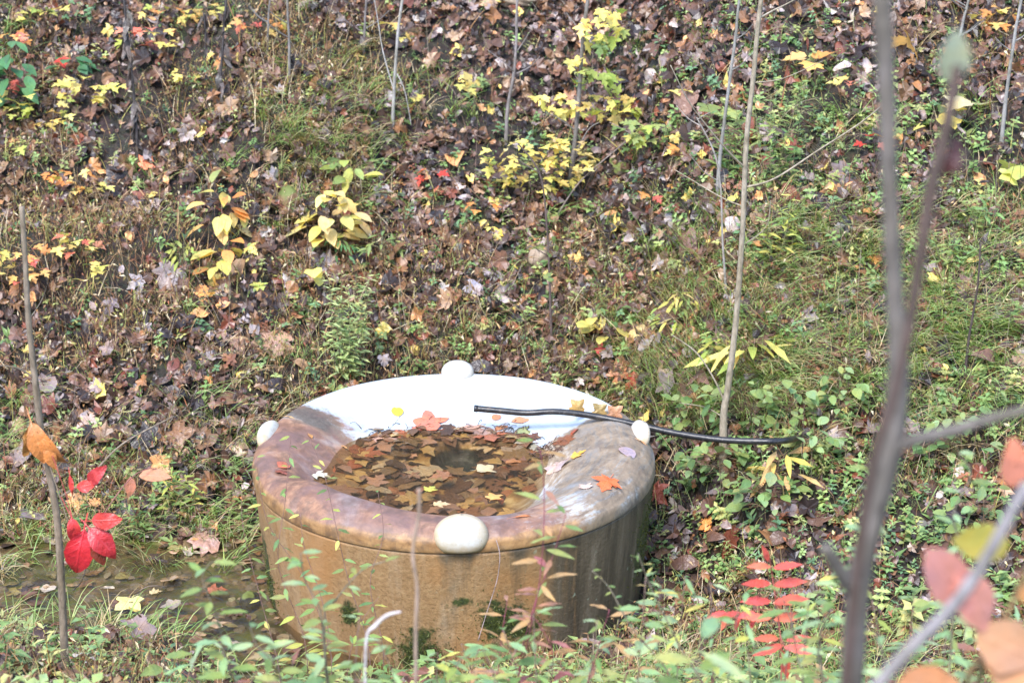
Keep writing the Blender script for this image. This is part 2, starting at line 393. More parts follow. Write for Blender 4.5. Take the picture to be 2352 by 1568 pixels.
def knob_mat():
    m, t, out = nt('knob_plastic'); b = NB(t)
    tc = b.n('ShaderNodeTexCoord'); v = tc.outputs['Object']; at = b.n('ShaderNodeVertexColor', layer_name='Col')
    n = b.noise(v, 20, 5, .6); n2 = b.noise(v, 70, 4)
    sx = b.n('ShaderNodeSeparateXYZ'); b.l(v, sx.inputs[0])
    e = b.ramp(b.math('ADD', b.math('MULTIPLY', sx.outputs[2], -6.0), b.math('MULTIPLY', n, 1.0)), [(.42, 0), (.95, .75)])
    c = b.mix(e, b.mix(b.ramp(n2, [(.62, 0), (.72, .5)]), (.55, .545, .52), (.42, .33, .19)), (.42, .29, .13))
    cx_ = b.n('ShaderNodeCombineXYZ'); b.l(sx.outputs[0], cx_.inputs[0]); b.l(b.math('MULTIPLY', sx.outputs[2], 1.25), cx_.inputs[2])
    ln = b.n('ShaderNodeVectorMath', operation='LENGTH'); b.l(cx_.outputs[0], ln.inputs[0])
    rimf = b.ramp(b.math('ADD', b.math('MULTIPLY', ln.outputs['Value'], 8.0), b.math('MULTIPLY', b.math('SUBTRACT', n, .5), .5)), [(.50, 0), (.90, .8)])
    c = b.mix(rimf, c, (.45, .33, .17)); c = b.mix(b.ramp(b.noise(v, 130, 3), [(.66, 0), (.74, .6)]), c, (.2, .14, .08))
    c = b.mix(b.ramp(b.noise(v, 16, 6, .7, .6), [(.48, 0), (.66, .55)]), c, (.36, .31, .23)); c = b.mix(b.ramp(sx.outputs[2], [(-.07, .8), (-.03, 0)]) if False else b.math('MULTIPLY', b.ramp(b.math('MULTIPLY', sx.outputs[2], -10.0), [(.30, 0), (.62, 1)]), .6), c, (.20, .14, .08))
    c = b.mix(1.0, c, at.outputs[0], 'MULTIPLY')
    pr = b.n('ShaderNodeBsdfPrincipled'); b.l(c, pr.inputs['Base Color']); pr.inputs['Roughness'].default_value = .5
    b.l(b.bump(n2, .15, .006), pr.inputs['Normal']); b.l(pr.outputs[0], out.inputs[0]); return m
M['knob'] = knob_mat()
def pipe_mat():
    m, t, out = nt('black_hose'); b = NB(t)
    tc = b.n('ShaderNodeTexCoord'); v = tc.outputs['Object']
    n = b.noise(v, 25, 5, .65); n2 = b.noise(v, 90, 4)
    c = b.ramp(n, [(.35, (.010, .010, .013)), (.6, (.028, .026, .026)), (.75, (.12, .085, .06))])
    c = b.mix(b.ramp(n2, [(.62, 0), (.75, .5)]), c, (.2, .17, .15))
    pr = b.n('ShaderNodeBsdfPrincipled'); b.l(c, pr.inputs['Base Color']); pr.inputs['Roughness'].default_value = .35
    b.l(b.bump(n2, .3, .004), pr.inputs['Normal']); b.l(pr.outputs[0], out.inputs[0]); return m
M['pipe'] = pipe_mat()

# ------------------------------------------------------------------ ground, stream
def warped(lo, hi, flo, fhi, step, coarse):
    a = list(np.arange(flo, fhi + 1e-6, step)); g = step
    v = fhi
    while v < hi: g = min(g * 1.25, coarse); v += g; a.append(v)
    g = step; v = flo
    while v > lo: g = min(g * 1.25, coarse); v -= g; a.insert(0, v)
    return np.array(a)
def make_ground():
    xs = warped(-45, 45, -3.6, 3.6, .04, 2.5); ys = warped(-25, 55, 4.2, 13.4, .04, 2.5)
    X, Y = np.meshgrid(xs, ys); Z = H(X, Y)
    V = np.stack([X, Y, Z], -1).reshape(-1, 3); nx, ny = len(xs), len(ys)
    i = np.arange(nx - 1)[None, :] + nx * np.arange(ny - 1)[:, None]
    Fq = np.stack([i, i + 1, i + 1 + nx, i + nx], -1).reshape(-1, 4)
    me = mesh_np('ground', V, Fq.ravel(), M['soil'], counts=np.full(len(Fq), 4))
    me.materials.append(M['bed'])
    c = V[Fq].mean(1)
    mi = ((c[:, 2] < .0) & (c[:, 0] < -.6) & (c[:, 0] > -9)).astype(np.int32)
    me.polygons.foreach_set('material_index', mi)
    o = link('ground', me); tag(o, 'leaf strewn wooded bank of dark soil rising behind the round tank', kind='structure'); return o
GROUND = make_ground()

def make_stream():
    xs = np.linspace(-9, -.55, 60); ys = np.linspace(6.5, 8.85, 20)
    X, Y = np.meshgrid(xs, ys); Z = np.full_like(X, -.022)
    V = np.stack([X, Y, Z], -1).reshape(-1, 3); nx, ny = 60, 20
    i = np.arange(nx - 1)[None, :] + nx * np.arange(ny - 1)[:, None]
    Fq = np.stack([i, i + 1, i + 1 + nx, i + nx], -1).reshape(-1, 4)
    o = link('stream_water', mesh_np('stream_water', V, Fq.ravel(), M['stream_water'], counts=np.full(len(Fq), 4)))
    tag(o, 'shallow clear stream over brown mud left of the tank', kind='structure'); return o
STREAM = make_stream()

# ------------------------------------------------------------------ the tank
RS = np.array([.90, .885, .86, .80, .72, .64, .56, .48, .40, .30, .15, 0])
TAB = {
    0:   [.585, .612, .638, .665, .675, .655, .620, .575, .525, .46, .43, .42],
    18:  [.585, .612, .640, .670, .678, .640, .585, .550, .510, .45, .43, .42],
    36:  [.600, .636, .650, .632, .602, .575, .557, .543, .520, .45, .43, .42],
    65:  [.610, .645, .660, .640, .610, .588, .570, .553, .525, .43, .42, .42],
    90:  [.610, .645, .660, .640, .612, .592, .575, .558, .532, .43, .42, .42],
    125: [.610, .645, .660, .640, .608, .578, .550, .525, .490, .44, .42, .42],
    150: [.600, .632, .650, .642, .612, .570, .530, .500, .470, .44, .43, .42],
    180: [.585, .612, .636, .650, .632, .588, .532, .490, .465, .44, .43, .42],
    200: [.580, .603, .620, .615, .580, .510, .475, .460, .450, .44, .43, .42],
    215: [.583, .608, .633, .652, .655, .590, .490, .455, .445, .44, .43, .42],
    240: [.583, .608, .630, .650, .656, .600, .490, .455, .445, .44, .43, .42],
    270: [.580, .602, .618, .628, .622, .560, .480, .455, .445, .44, .43, .42],
    292: [.578, .598, .612, .620, .608, .555, .490, .460, .445, .44, .43, .42],
    318: [.585, .610, .634, .652, .645, .610, .565, .520, .475, .45, .43, .42],
    343: [.585, .612, .638, .668, .672, .652, .616, .570, .520, .46, .43, .42]}
_th = np.array(sorted(TAB)); _tb = np.array([TAB[k] for k in _th])
_thx = np.concatenate([[_th[-1] - 360], _th, [360]]); _tbx = np.vstack([_tb[-1:], _tb, _tb[:1]])
_TH = np.arange(0, 360, 1.0); _RR = np.linspace(0, .9, 181)
_tbx = np.where(_tbx < .50, .50 - (.50 - _tbx) * .5, _tbx)
_g1 = np.stack([np.interp(_TH, _thx, _tbx[:, k]) for k in range(len(RS))], 1)
def _gauss(a, s, ax, wrap):
    k = np.arange(-int(3 * s), int(3 * s) + 1); w = np.exp(-k * k / (2 * s * s)); w /= w.sum()
    o = np.zeros_like(a)
    for kk, ww in zip(k, w):
        if wrap: o += ww * np.roll(a, kk, ax)
        else:
            idx = np.clip(np.arange(a.shape[ax]) + kk, 0, a.shape[ax] - 1); o += ww * np.take(a, idx, ax)
    return o
_g1 = _gauss(_g1, 4, 0, True)
LIDG = np.stack([np.interp(_RR, RS[::-1], _g1[i][::-1]) for i in range(360)], 0)
_sm = _gauss(LIDG, 4, 1, False); _wt = sstep(.80, .88, _RR)[None, :]
LIDG = _sm * (1 - _wt) + _gauss(LIDG, 1.2, 1, False) * _wt
def lidz(dx, dy):
    dx = np.asarray(dx, float); dy = np.asarray(dy, float)
    r = np.clip(np.hypot(dx, dy), 0, .8999); th = np.degrees(np.arctan2(dy, dx)) % 360
    a = th; ia = np.floor(a).astype(int) % 360; fa = a - np.floor(a); ib = (ia + 1) % 360
    q = r / .9 * 180; ir = np.floor(q).astype(int); fr = q - ir; ir2 = np.minimum(ir + 1, 180)
    z = (LIDG[ia, ir] * (1 - fr) + LIDG[ia, ir2] * fr) * (1 - fa) + (LIDG[ib, ir] * (1 - fr) + LIDG[ib, ir2] * fr) * fa
    hd = np.hypot(dx - .01, dy - .225)
    return z - .07 * (1 - sstep(.118, .130, hd))
WZ = .535
TANK = thing('water_tank', 'round stained cattle water tank with pale knobs and leaf filled bowl', 'water tank', (TX, TY, 0))
def add_flow(me, fl):
    a = me.attributes.new('Flow', 'FLOAT_VECTOR', 'POINT'); a.data.foreach_set('vector', np.asarray(fl, np.float32).ravel())
def angbell(th, c, w):
    d = np.abs((th - c + 180) % 360 - 180); return 1 - sstep(w * .6, w * 1.2, d)
def make_lid():
    NT = 420; rr = np.concatenate([np.linspace(0, .86, 92), np.linspace(.865, .90, 9)]); nr = len(rr)
    th = np.arange(NT) / NT * 2 * np.pi
    Rr, Th = np.meshgrid(rr, th, indexing='ij'); X = Rr * np.cos(Th); Y = Rr * np.sin(Th); Z = lidz(X, Y)
    # flange below the rounded edge
    ext = [(.9025, .570), (.9035, .552), (.9035, .537), (.9015, .5325), (.896, .531), (.884, .530)]
    er = np.array([e[0] for e in ext]); ez = np.array([e[1] for e in ext])
    XE = er[:, None] * np.cos(th)[None]; YE = er[:, None] * np.sin(th)[None]; ZE = np.repeat(ez[:, None], NT, 1)
    X = np.vstack([X, XE]); Y = np.vstack([Y, YE]); Z = np.vstack([Z, ZE]); n = X.shape[0]
    V = np.stack([X, Y, Z], -1).reshape(-1, 3)
    i = (np.arange(n - 1)[:, None] * NT); j = np.arange(NT)[None]; j2 = (j + 1) % NT
    Fq = np.stack([i + j, i + NT + j, i + NT + j2, i + j2], -1).reshape(-1, 4)
    x, y = V[:, 0], V[:, 1]; r = np.hypot(x, y); t = np.degrees(np.arctan2(y, x)) % 360
    nz = (fbm(x * 5 + 9, y * 5 + 4, 21, 5) - .5)
    tt = t + nz * 34
    w = sstep(25, 36, t + nz * 10) * (1 - sstep(132, 160, tt)) * sstep(.36, .43, r)
    inner = .75 * np.exp(-(((x - .38) / .12) ** 2 + ((y + .32) / .20) ** 2))      # white wash by the water, front right
    w = np.clip(w + .75 * inner * sstep(.38, .5, r), 0, 1)
    fr = angbell(t, 298, 16) * sstep(.66, .84, r)
    w = np.clip(w + .28 * fr + .26 * angbell(t, 325, 22) * sstep(.55, .8, r), 0, 1)
    dk = .95 * angbell(t, 146, 13) * sstep(.45, .75, r) * (1 - w * .6)
    right = np.maximum(angbell(t, 350, 52), 0)
    dk = np.maximum(dk, .56 * right * sstep(.42, .60, r))
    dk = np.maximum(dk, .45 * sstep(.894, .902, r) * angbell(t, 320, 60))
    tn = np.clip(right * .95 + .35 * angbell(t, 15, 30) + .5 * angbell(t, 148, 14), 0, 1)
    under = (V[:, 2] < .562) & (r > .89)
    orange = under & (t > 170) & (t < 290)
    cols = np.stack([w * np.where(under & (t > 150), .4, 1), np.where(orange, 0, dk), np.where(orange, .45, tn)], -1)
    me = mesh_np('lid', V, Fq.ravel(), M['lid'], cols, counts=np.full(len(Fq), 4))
    a = np.radians(t)
    # flow lines run round the tank on the right hump and across it elsewhere
    fl = np.stack([r * 46, np.cos(a) * 5.5 + r * 2, np.sin(a) * 5.5 + r], -1)
    k = np.clip(angbell(t, 120, 60), 0, 1)[:, None]
    fl2 = np.stack([x * 5 + y * 1.0, y * 11, x * 2 + 4], -1)
    fl = fl * (1 - k) + fl2 * k
    add_flow(me, fl)
    rust = (1 - sstep(.575, .612, V[:, 2] + nz * .05)) * (r > .86) * (1 - sstep(288, 312, t + nz * 30)) * sstep(150, 170, t)
    at = me.attributes.new('Rust', 'FLOAT', 'POINT'); at.data.foreach_set('value', rust.astype(np.float32))
    return link('lid', me, TANK)
make_lid()
def make_wall():
    NT = 360; prof = [(.80, -.16), (.84, -.10), (.852, -.02)]
    prof += [(.852 + .041 * s, -.02 + .50 * s) for s in np.linspace(.06, 1, 22)] + [(.8945, .50), (.8955, .515), (.896, .527), (.80, .5275)]
    pr = np.array(prof); th = np.arange(NT) / NT * 2 * np.pi
    X = pr[:, 0:1] * np.cos(th); Y = pr[:, 0:1] * np.sin(th); Z = np.repeat(pr[:, 1:2], NT, 1)
    wob = 1 + .004 * (fbm(np.repeat(np.cos(th)[None] * 2 + 5, len(pr), 0), Z * 4 + np.sin(th)[None] * 2, 5, 3) - .5)
    X *= wob; Y *= wob; n = len(pr)
    V = np.stack([X, Y, Z], -1).reshape(-1, 3)
    i = (np.arange(n - 1)[:, None] * NT); j = np.arange(NT)[None]; j2 = (j + 1) % NT
    Fq = np.stack([i + j, i + j2, i + NT + j2, i + NT + j], -1).reshape(-1, 4)
    t = np.degrees(np.arctan2(V[:, 1], V[:, 0])) % 360; z = V[:, 2]
    nz = fbm(t / 6, z * 2, 31, 4) - .5
    dk = sstep(276, 306, t + nz * 22) * (t < 361) + (t < 60)
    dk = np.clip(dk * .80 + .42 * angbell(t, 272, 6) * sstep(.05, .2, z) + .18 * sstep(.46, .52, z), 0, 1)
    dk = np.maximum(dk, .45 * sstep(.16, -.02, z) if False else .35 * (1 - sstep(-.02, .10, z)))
    moss = np.zeros_like(t)
    for c, w, z0, h in ((262, 8, .04, .15), (284, 8, .20, .14), (291, 6, .16, .12), (273, 4, .30, .04), (241, 4, .19, .07), (198, 8, .10, .3), (345, 14, .28, .3), (359, 14, .45, .18)):
        moss = np.maximum(moss, np.exp(-((np.abs((t - c + 180) % 360 - 180) / w) ** 2 + ((z - z0) / h) ** 2)))
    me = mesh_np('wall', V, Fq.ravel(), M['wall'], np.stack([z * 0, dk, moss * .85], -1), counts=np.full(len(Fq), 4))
    a = np.radians(t); add_flow(me, np.stack([np.cos(a) * 9, np.sin(a) * 9, z * 1.5], -1))
    return link('wall', me, TANK)
make_wall()
def make_knob(ang, tang, rad, up, rpos, zc, tilt=0, col=(1, 1, 1)):
    V = []; NU, NV = 40, 20
    for i in range(NV + 1):
        ph = -math.pi / 2 + math.pi * i / NV
        for j in range(NU):
            t = 2 * math.pi * j / NU
            e = .72
            sg = lambda v, p: math.copysign(abs(v) ** p, v)
            cx = sg(math.cos(ph), 1.0); z = math.sin(ph)
            x = sg(math.cos(t), .9) * cx; y = sg(math.sin(t), .65) * sg(math.cos(ph), .7) * 1
            V.append((x * tang, y * rad, max(z, -.74) * up))
    Fc = []
    for i in range(NV):
        for j in range(NU):
            a = i * NU + j; b2 = i * NU + (j + 1) % NU; Fc += [a, b2, b2 + NU, a, b2 + NU, a + NU]
    me = mesh_np('knob', np.array(V), Fc, M['knob'], np.tile(np.array(col), (len(V), 1)))
    o = link('knob', me, TANK)
    a = R(ang); o.location = (rpos * math.cos(a), rpos * math.sin(a), zc)
    o.rotation_euler = (tilt, 0, a + math.pi / 2)
    return o
make_knob(273.5, .112, .060, .088, .866, .597, R(-10))['label'] = 'cream round knob at the front of the rim'
make_knob(90.5, .080, .055, .058, .868, .664, R(10))['label'] = 'white dome knob at the back of the rim'
make_knob(170, .118, .036, .058, .862, .622, R(24), (1, .97, .9))['label'] = 'yellowed oval knob on the left rim'
make_knob(7.5, .098, .037, .062, .848, .640, R(20), (1, .93, .84))['label'] = 'yellowed oval knob on the right rim beside the hose'

# water in the bowl: follows the waterline
def make_tank_water():
    NT, NRr = 180, 26; th = np.arange(NT) / NT * 2 * np.pi; cont = []
    for a in th:
        rr = np.linspace(.25, .86, 300); z = lidz(rr * math.cos(a), rr * math.sin(a))
        k = np.argmax(z > WZ); cont.append(rr[k] + .012)
    cont = np.array(cont)
    s = np.linspace(0, 1, NRr)[:, None]
    X = s * cont * np.cos(th); Y = s * cont * np.sin(th)
    V = np.stack([X, Y, np.full_like(X, WZ)], -1).reshape(-1, 3)
    i = (np.arange(NRr - 1)[:, None] * NT); j = np.arange(NT)[None]; j2 = (j + 1) % NT
    Fq = np.stack([i + j, i + NT + j, i + NT + j2, i + j2], -1).reshape(-1, 4)
    o = link('tank_water', mesh_np('tank_water', V, Fq.ravel(), M['tank_water'], counts=np.full(len(Fq), 4)))
    o.location = (TX, TY, 0); tag(o, 'clear brown water filling the bowl of the round tank', kind='structure')
    return o, cont
TWATER, CONT = make_tank_water()

# moss cushions on the wall
def make_moss():
    pts = []
    for c, w, z0, h, n in ((262, 7, .02, .13, 900), (284, 6, .18, .12, 500), (292, 6, .12, .12, 300), (345, 10, .30, .22, 500), (1, 9, .46, .10, 400), (197, 8, .05, .16, 400), (241, 3, .18, .05, 120)):
        a = np.radians(RG.normal(c, w * .6, n)); z = RG.normal(z0, h * .5, n)
        pts.append(np.stack([a, z], -1))
    A = np.vstack(pts); A = A[(A[:, 1] > -.05) & (A[:, 1] < .50)]
    n = len(A); a, z = A[:, 0], A[:, 1]; r = .853 + .041 * (z + .02) / .5
    o = np.stack([np.cos(a), np.sin(a), 0 * a], -1); t = np.stack([-np.sin(a), np.cos(a), 0 * a], -1)
    p = o * r[:, None] + np.stack([0 * a, 0 * a, z], -1)
    d = o * RG.uniform(.4, 1, (n, 1)) + t * RG.normal(0, .5, (n, 1)) + np.array([0, 0, 1]) * RG.normal(-.1, .5, (n, 1))
    L = RG.uniform(.005, .014, (n, 1)); w = np.cross(d, o + RG.normal(0, .3, (n, 3))); w /= np.linalg.norm(w, axis=1, keepdims=True)
    V = np.stack([p - w * .0025, p + w * .0025, p + d * L], 1).reshape(-1, 3)
    c = np.repeat(np.array([.05, .065, .012]) * RG.uniform(.5, 2.0, (n, 1)), 3, 0)
    ob = link('moss', mesh_np('moss', V, np.arange(3 * n), M['herb'], c, smooth=False), TANK); ob['kind'] = 'stuff'
make_moss()

# ------------------------------------------------------------------ leaf shapes
HALF = {
    'maple': [(0, 0), (.12, -.07), (.33, .0), (.27, .12), (.44, .24), (.60, .46), (.44, .44), (.36, .47), (.21, .42), (.20, .58), (.28, .70), (.15, .74), (0, 1)],
    'tulip': [(0, 0), (.20, -.03), (.46, .10), (.50, .28), (.33, .42), (.42, .62), (.46, .84), (.25, .84), (0, .74)],
    'sycamore': [(0, 0), (.18, -.12), (.46, -.03), (.56, .18), (.44, .28), (.66, .56), (.46, .58), (.30, .56), (.30, .78), (.14, .82), (0, 1)],
    'oval': [(0, 0), (.13, .10), (.23, .28), (.26, .48), (.19, .72), (.08, .91), (0, 1)],
    'round': [(0, 0), (.22, .06), (.38, .26), (.40, .52), (.28, .80), (.12, .95), (0, 1)],
    'lance': [(0, 0), (.06, .14), (.105, .36), (.09, .6), (.045, .84), (0, 1)],
    'toothed': [(0, 0), (.10, .10), (.17, .18), (.15, .22), (.23, .34), (.20, .38), (.24, .50), (.19, .56), (.20, .66), (.13, .76), (.06, .9), (0, 1)],
}
FAN = {'maple': .34, 'tulip': .40, 'sycamore': .32}
def leaf_geo(shape, rng, curl=.15, crumple=.03, fold=.15, low=False, petiole=0.0):
    h = HALF[shape]
    if low and len(h) > 8 and shape not in FAN: h = HALF['oval']
    V = []; Fc = []
    if shape in FAN:
        out = [(x, y) for x, y in h] + [(-x, y) for x, y in h[-2:0:-1]]
        out = [(x + rng.normal(0, .014), y + rng.normal(0, .014)) for x, y in out]
        c = (0, FAN[shape]); n = len(out)
        V.append(c)
        if low:
            V += out; Fc = [(0, 1 + i, 1 + (i + 1) % n) for i in range(n)]
        else:
            V += [(c[0] + (x - c[0]) * .5, c[1] + (y - c[1]) * .5) for x, y in out] + out
            for i in range(n):
                j = (i + 1) % n; Fc += [(0, 1 + i, 1 + j), (1 + i, 1 + n + i, 1 + n + j), (1 + i, 1 + n + j, 1 + j)]
    else:
        ys = [p[1] for p in h]; n = len(h)
        for k in range(n): V.append((0, ys[k]))
        for sgn in (1, -1):
            b = len(V)
            for k in range(1, n - 1): V.append((sgn * h[k][0] * (1 + rng.normal(0, .05)), h[k][1]))
            def o(k): return 0 if k == 0 else (n - 1 if k == n - 1 else b + k - 1)
            for k in range(n - 1):
                q = [k, o(k), o(k + 1), k + 1] if sgn > 0 else [k, k + 1, o(k + 1), o(k)]
                q2 = []
                for v in q:
                    if v not in q2: q2.append(v)
                if len(q2) == 4: Fc += [(q2[0], q2[1], q2[2]), (q2[0], q2[2], q2[3])]
                elif len(q2) == 3: Fc.append(tuple(q2))
    V = np.array(V, float); x, y = V[:, 0], V[:, 1]
    ph = rng.uniform(0, 6.28, 4)
    z = fold * np.abs(x) - curl * (y - .3) ** 2 * 1.4 - curl * rng.uniform(-.6, 1.2) * x * x * 2
    z = z + crumple * (np.sin(x * 9 + ph[0]) * np.cos(y * 8 + ph[1]) + .7 * np.sin(x * 17 + y * 13 + ph[2]) + rng.normal(0, .35, len(x)))
    V = np.column_stack([x, y, z])
    if petiole > 0:
        b = len(V); w = .012
        V = np.vstack([V, [(-w, 0.02, 0), (w, 0.02, 0), (w * .7, -petiole, -petiole * .2), (-w * .7, -petiole, -petiole * .2)]])
        Fc += [(b, b + 1, b + 2), (b, b + 2, b + 3)]
    return V, np.array(Fc, np.int64)
LM = {}
def leaf_mesh(shape, kind='live', v=None):
    v = random.randrange(5) if v is None else v
    key = (shape, kind, v)
    if key not in LM:
        rng = np.random.default_rng(abs(hash((shape == 'maple', len(shape), kind == 'live', v))) % 10000 + v)
        if kind == 'live': V, Fc = leaf_geo(shape, rng, .16, .018, .22)
        else: V, Fc = leaf_geo(shape, rng, rng.uniform(.1, .5), .045, rng.uniform(0, .4), petiole=.35)
        LM[key] = mesh_np('leaf', V, Fc.ravel(), M[kind])
    return LM[key]
def leaf_frame(pos, d, nrm, s, sx=1.0):
    d = Vector(d).normalized(); n = Vector(nrm); n = (n - d * n.dot(d))
    n = n.normalized() if n.length > 1e-4 else d.orthogonal().normalized()
    x = d.cross(n)
    m = Matrix((x, d, n)).transposed().to_4x4() @ Matrix.Diagonal((s * sx, s, s, 1))
    m.translation = pos; return m
def jit(c, a=.15):
    k = 1 + random.uniform(-a, a)
    return tuple(max(0, min(1, v * k * (1 + random.uniform(-a * .4, a * .4)))) for v in c)
def leaf(parent, root, pos, d, nrm, s, shape, col, kind='live', sx=1.0, name='leaf'):
    o = link(name, leaf_mesh(shape, kind), parent)
    m = leaf_frame(Vector(pos) - Vector(root), d, nrm, s, sx)
    o.matrix_local = m; o.color = (*jit(col), 1); return o
rv = lambda s=1.0: Vector((random.gauss(0, s), random.gauss(0, s), random.gauss(0, s)))

# palettes (linear base colours)
YEL = [(.68, .61, .20), (.70, .64, .26), (.62, .59, .18), (.70, .54, .19)]
YGR = [(.38, .46, .12), (.45, .50, .14), (.54, .52, .16), (.30, .40, .11)]
CRM = [(.66, .62, .25), (.62, .58, .18), (.55, .50, .2), (.66, .55, .28)]
ORG = [(.70, .34, .12), (.66, .42, .16), (.62, .28, .10), (.70, .50, .2)]
RED = [(.58, .07, .06), (.62, .10, .08), (.5, .06, .05)]
PNK = [(.66, .22, .16), (.62, .16, .13), (.68, .30, .22)]
GRN = [(.15, .27, .11), (.20, .33, .13), (.25, .36, .15), (.12, .22, .09)]
LGR = [(.19, .28, .10), (.25, .33, .12), (.16, .26, .10), (.30, .36, .14)]
BGR = [(.08, .22, .10), (.11, .26, .13), (.07, .18, .09)]
BRN = [(.16, .075, .04), (.22, .10, .05), (.12, .06, .04)]
TAN = [(.34, .20, .12), (.40, .26, .15), (.30, .17, .11)]
LAV = [(.24, .19, .20), (.30, .25, .26), (.18, .13, .14)]
DRKC = [(.045, .03, .03), (.07, .045, .045), (.09, .055, .05)]
BARKG = (.27, .25, .235); BARKT = (.34, .27, .19); BARKD = (.07, .05, .045); BARKP = (.24, .19, .19)
def pick(p): return random.choice(p)

# ------------------------------------------------------------------ mass scatter
def frames(n_vec, spin, tiltx, tilty):
    """rows: x,y,z axes of each instance, starting flat on the given normals"""
    n = n_vec + np.stack([tiltx, tilty, 0 * tiltx], -1); n /= np.linalg.norm(n, axis=1, keepdims=True)
    a = np.stack([np.cos(spin), np.sin(spin), 0 * spin], -1)
    y = a - n * (a * n).sum(1, keepdims=True); y /= np.linalg.norm(y, axis=1, keepdims=True)
    x = np.cross(y, n); return x, y, n
def build_mass(templates, which, pos, X, Y, N, S, colors, shade=None, SX=None):
    Vs = []; Fs = []; Cs = []; off = 0
    for k, (tv, tf, tcol) in enumerate(templates):
        idx = np.where(which == k)[0]
        if len(idx) == 0: continue
        s = S[idx][:, None, None]; sx = s if SX is None else s * SX[idx][:, None, None]
        V = pos[idx][:, None, :] + (tv[None, :, 0:1] * X[idx][:, None, :]) * sx + (tv[None, :, 1:2] * Y[idx][:, None, :] + tv[None, :, 2:3] * N[idx][:, None, :]) * s
        nv = len(tv); Fc = tf[None] + (off + np.arange(len(idx)) * nv)[:, None, None]
        c = colors[idx][:, None, :] * tcol[None, :, :]
        c = c * RG.uniform(.8, 1.2, (len(idx), nv, 1))
        Vs.append(V.reshape(-1, 3)); Fs.append(Fc.reshape(-1, 3)); Cs.append(c.reshape(-1, 3)); off += nv * len(idx)
    return np.vstack(Vs), np.vstack(Fs), np.clip(np.vstack(Cs), 0, 1)
def mass(name, label, mat, *a, smooth=False, **k):
    V, Fc, C = build_mass(*a, **k)
    o = link(name, mesh_np(name, V, Fc.ravel(), mat, C, smooth=smooth)); tag(o, label, kind='stuff'); return o
def candidates(n, x0=-4.6, x1=4.6, y0=3.2, y1=14.2):
    x = RG.uniform(x0, x1, n); y = RG.uniform(y0, y1, n)
    # drop what lies under the tank, or far outside what the lens can see
    z = H(x, y); d = np.hypot(x - TX, y - TY); px, py = proj(x, y, z)
    ok = (d > .9) & (px > -420) & (px < 2772) & (py > -420) & (py < 2500)
    return x[ok], y[ok], z[ok], px[ok], py[ok]
def blob(px, py, cx, cy, rx, ry): return np.exp(-(((px - cx) / rx) ** 2 + ((py - cy) / ry) ** 2))
def instream(x, y, z): return (z < -.02) & (x < -.5)
def colpick(pal, w, n):
    pal = np.array(pal); w = np.array(w, float); w /= w.sum()
    return pal[RG.choice(len(pal), n, p=w)] * RG.uniform(.72, 1.28, (n, 1))
WHT = lambda n: np.ones((n, 3))

LIT_PAL = [(.60, .50, .16), (.56, .30, .14), (.028, .020, .022), (.055, .034, .030), (.10, .056, .042), (.145, .083, .066), (.17, .10, .06), (.22, .175, .185), (.32, .28, .30), (.24, .125, .065), (.30, .21, .15), (.17, .055, .035), (.44, .41, .41)]
LIT_W = [1.0, 1.2, 15, 19, 19, 17, 11, 6, 2.6, 5, 3, 4, .5]

def litter_density(px, py):
    d = .52 + 1.1 * blob(px, py, 1350, 120, 620, 330) + .5 * blob(px, py, 1950, 330, 500, 380) + .35 * blob(px, py, 500, 60, 500, 160) \
        + .3 * blob(px, py, 300, 1000, 400, 180) + .25 * blob(px, py, 1000, 650, 400, 150)
    d -= .30 * blob(px, py, 760, 280, 260, 150) + .30 * blob(px, py, 300, 620, 480, 260) + .2 * blob(px, py, 1800, 1050, 350, 200) + .15 * blob(px, py, 1850, 700, 350, 150)
    return d
def dry_density(px, py):
    return .34 + .8 * blob(px, py, 300, 620, 480, 330) + .8 * blob(px, py, 740, 270, 230, 200) + .45 * blob(px, py, 800, 780, 420, 200) + .5 * blob(px, py, 1250, 700, 420, 160) \
        + .7 * blob(px, py, 1850, 720, 330, 130) + .5 * blob(px, py, 300, 1080, 400, 120) + .5 * blob(px, py, 1700, 1450, 600, 160) - .32 * blob(px, py, 1350, 120, 560, 280) - .12 * blob(px, py, 2000, 250, 400, 250)
def green_density(px, py):
    return .10 + .9 * blob(px, py, 1850, 1120, 420, 260) + .5 * blob(px, py, 1650, 560, 420, 200) + .4 * blob(px, py, 2100, 400, 350, 300) + .55 * blob(px, py, 2200, 800, 300, 300) + .55 * blob(px, py, 1750, 330, 260, 260) + .6 * blob(px, py, 1750, 600, 300, 120) + 1.0 * blob(px, py, 1900, 1480, 800, 180) \
        + .3 * blob(px, py, 800, 760, 200, 160) + .3 * blob(px, py, 350, 1130, 350, 100) + .35 * blob(px, py, 1200, 800, 500, 90) + .35 * blob(px, py, 500, 1560, 500, 60) + .25 * blob(px, py, 60, 200, 150, 200) \
        + .15 * blob(px, py, 1000, 500, 400, 200) + .8 * blob(px, py, 1150, 1600, 500, 90)

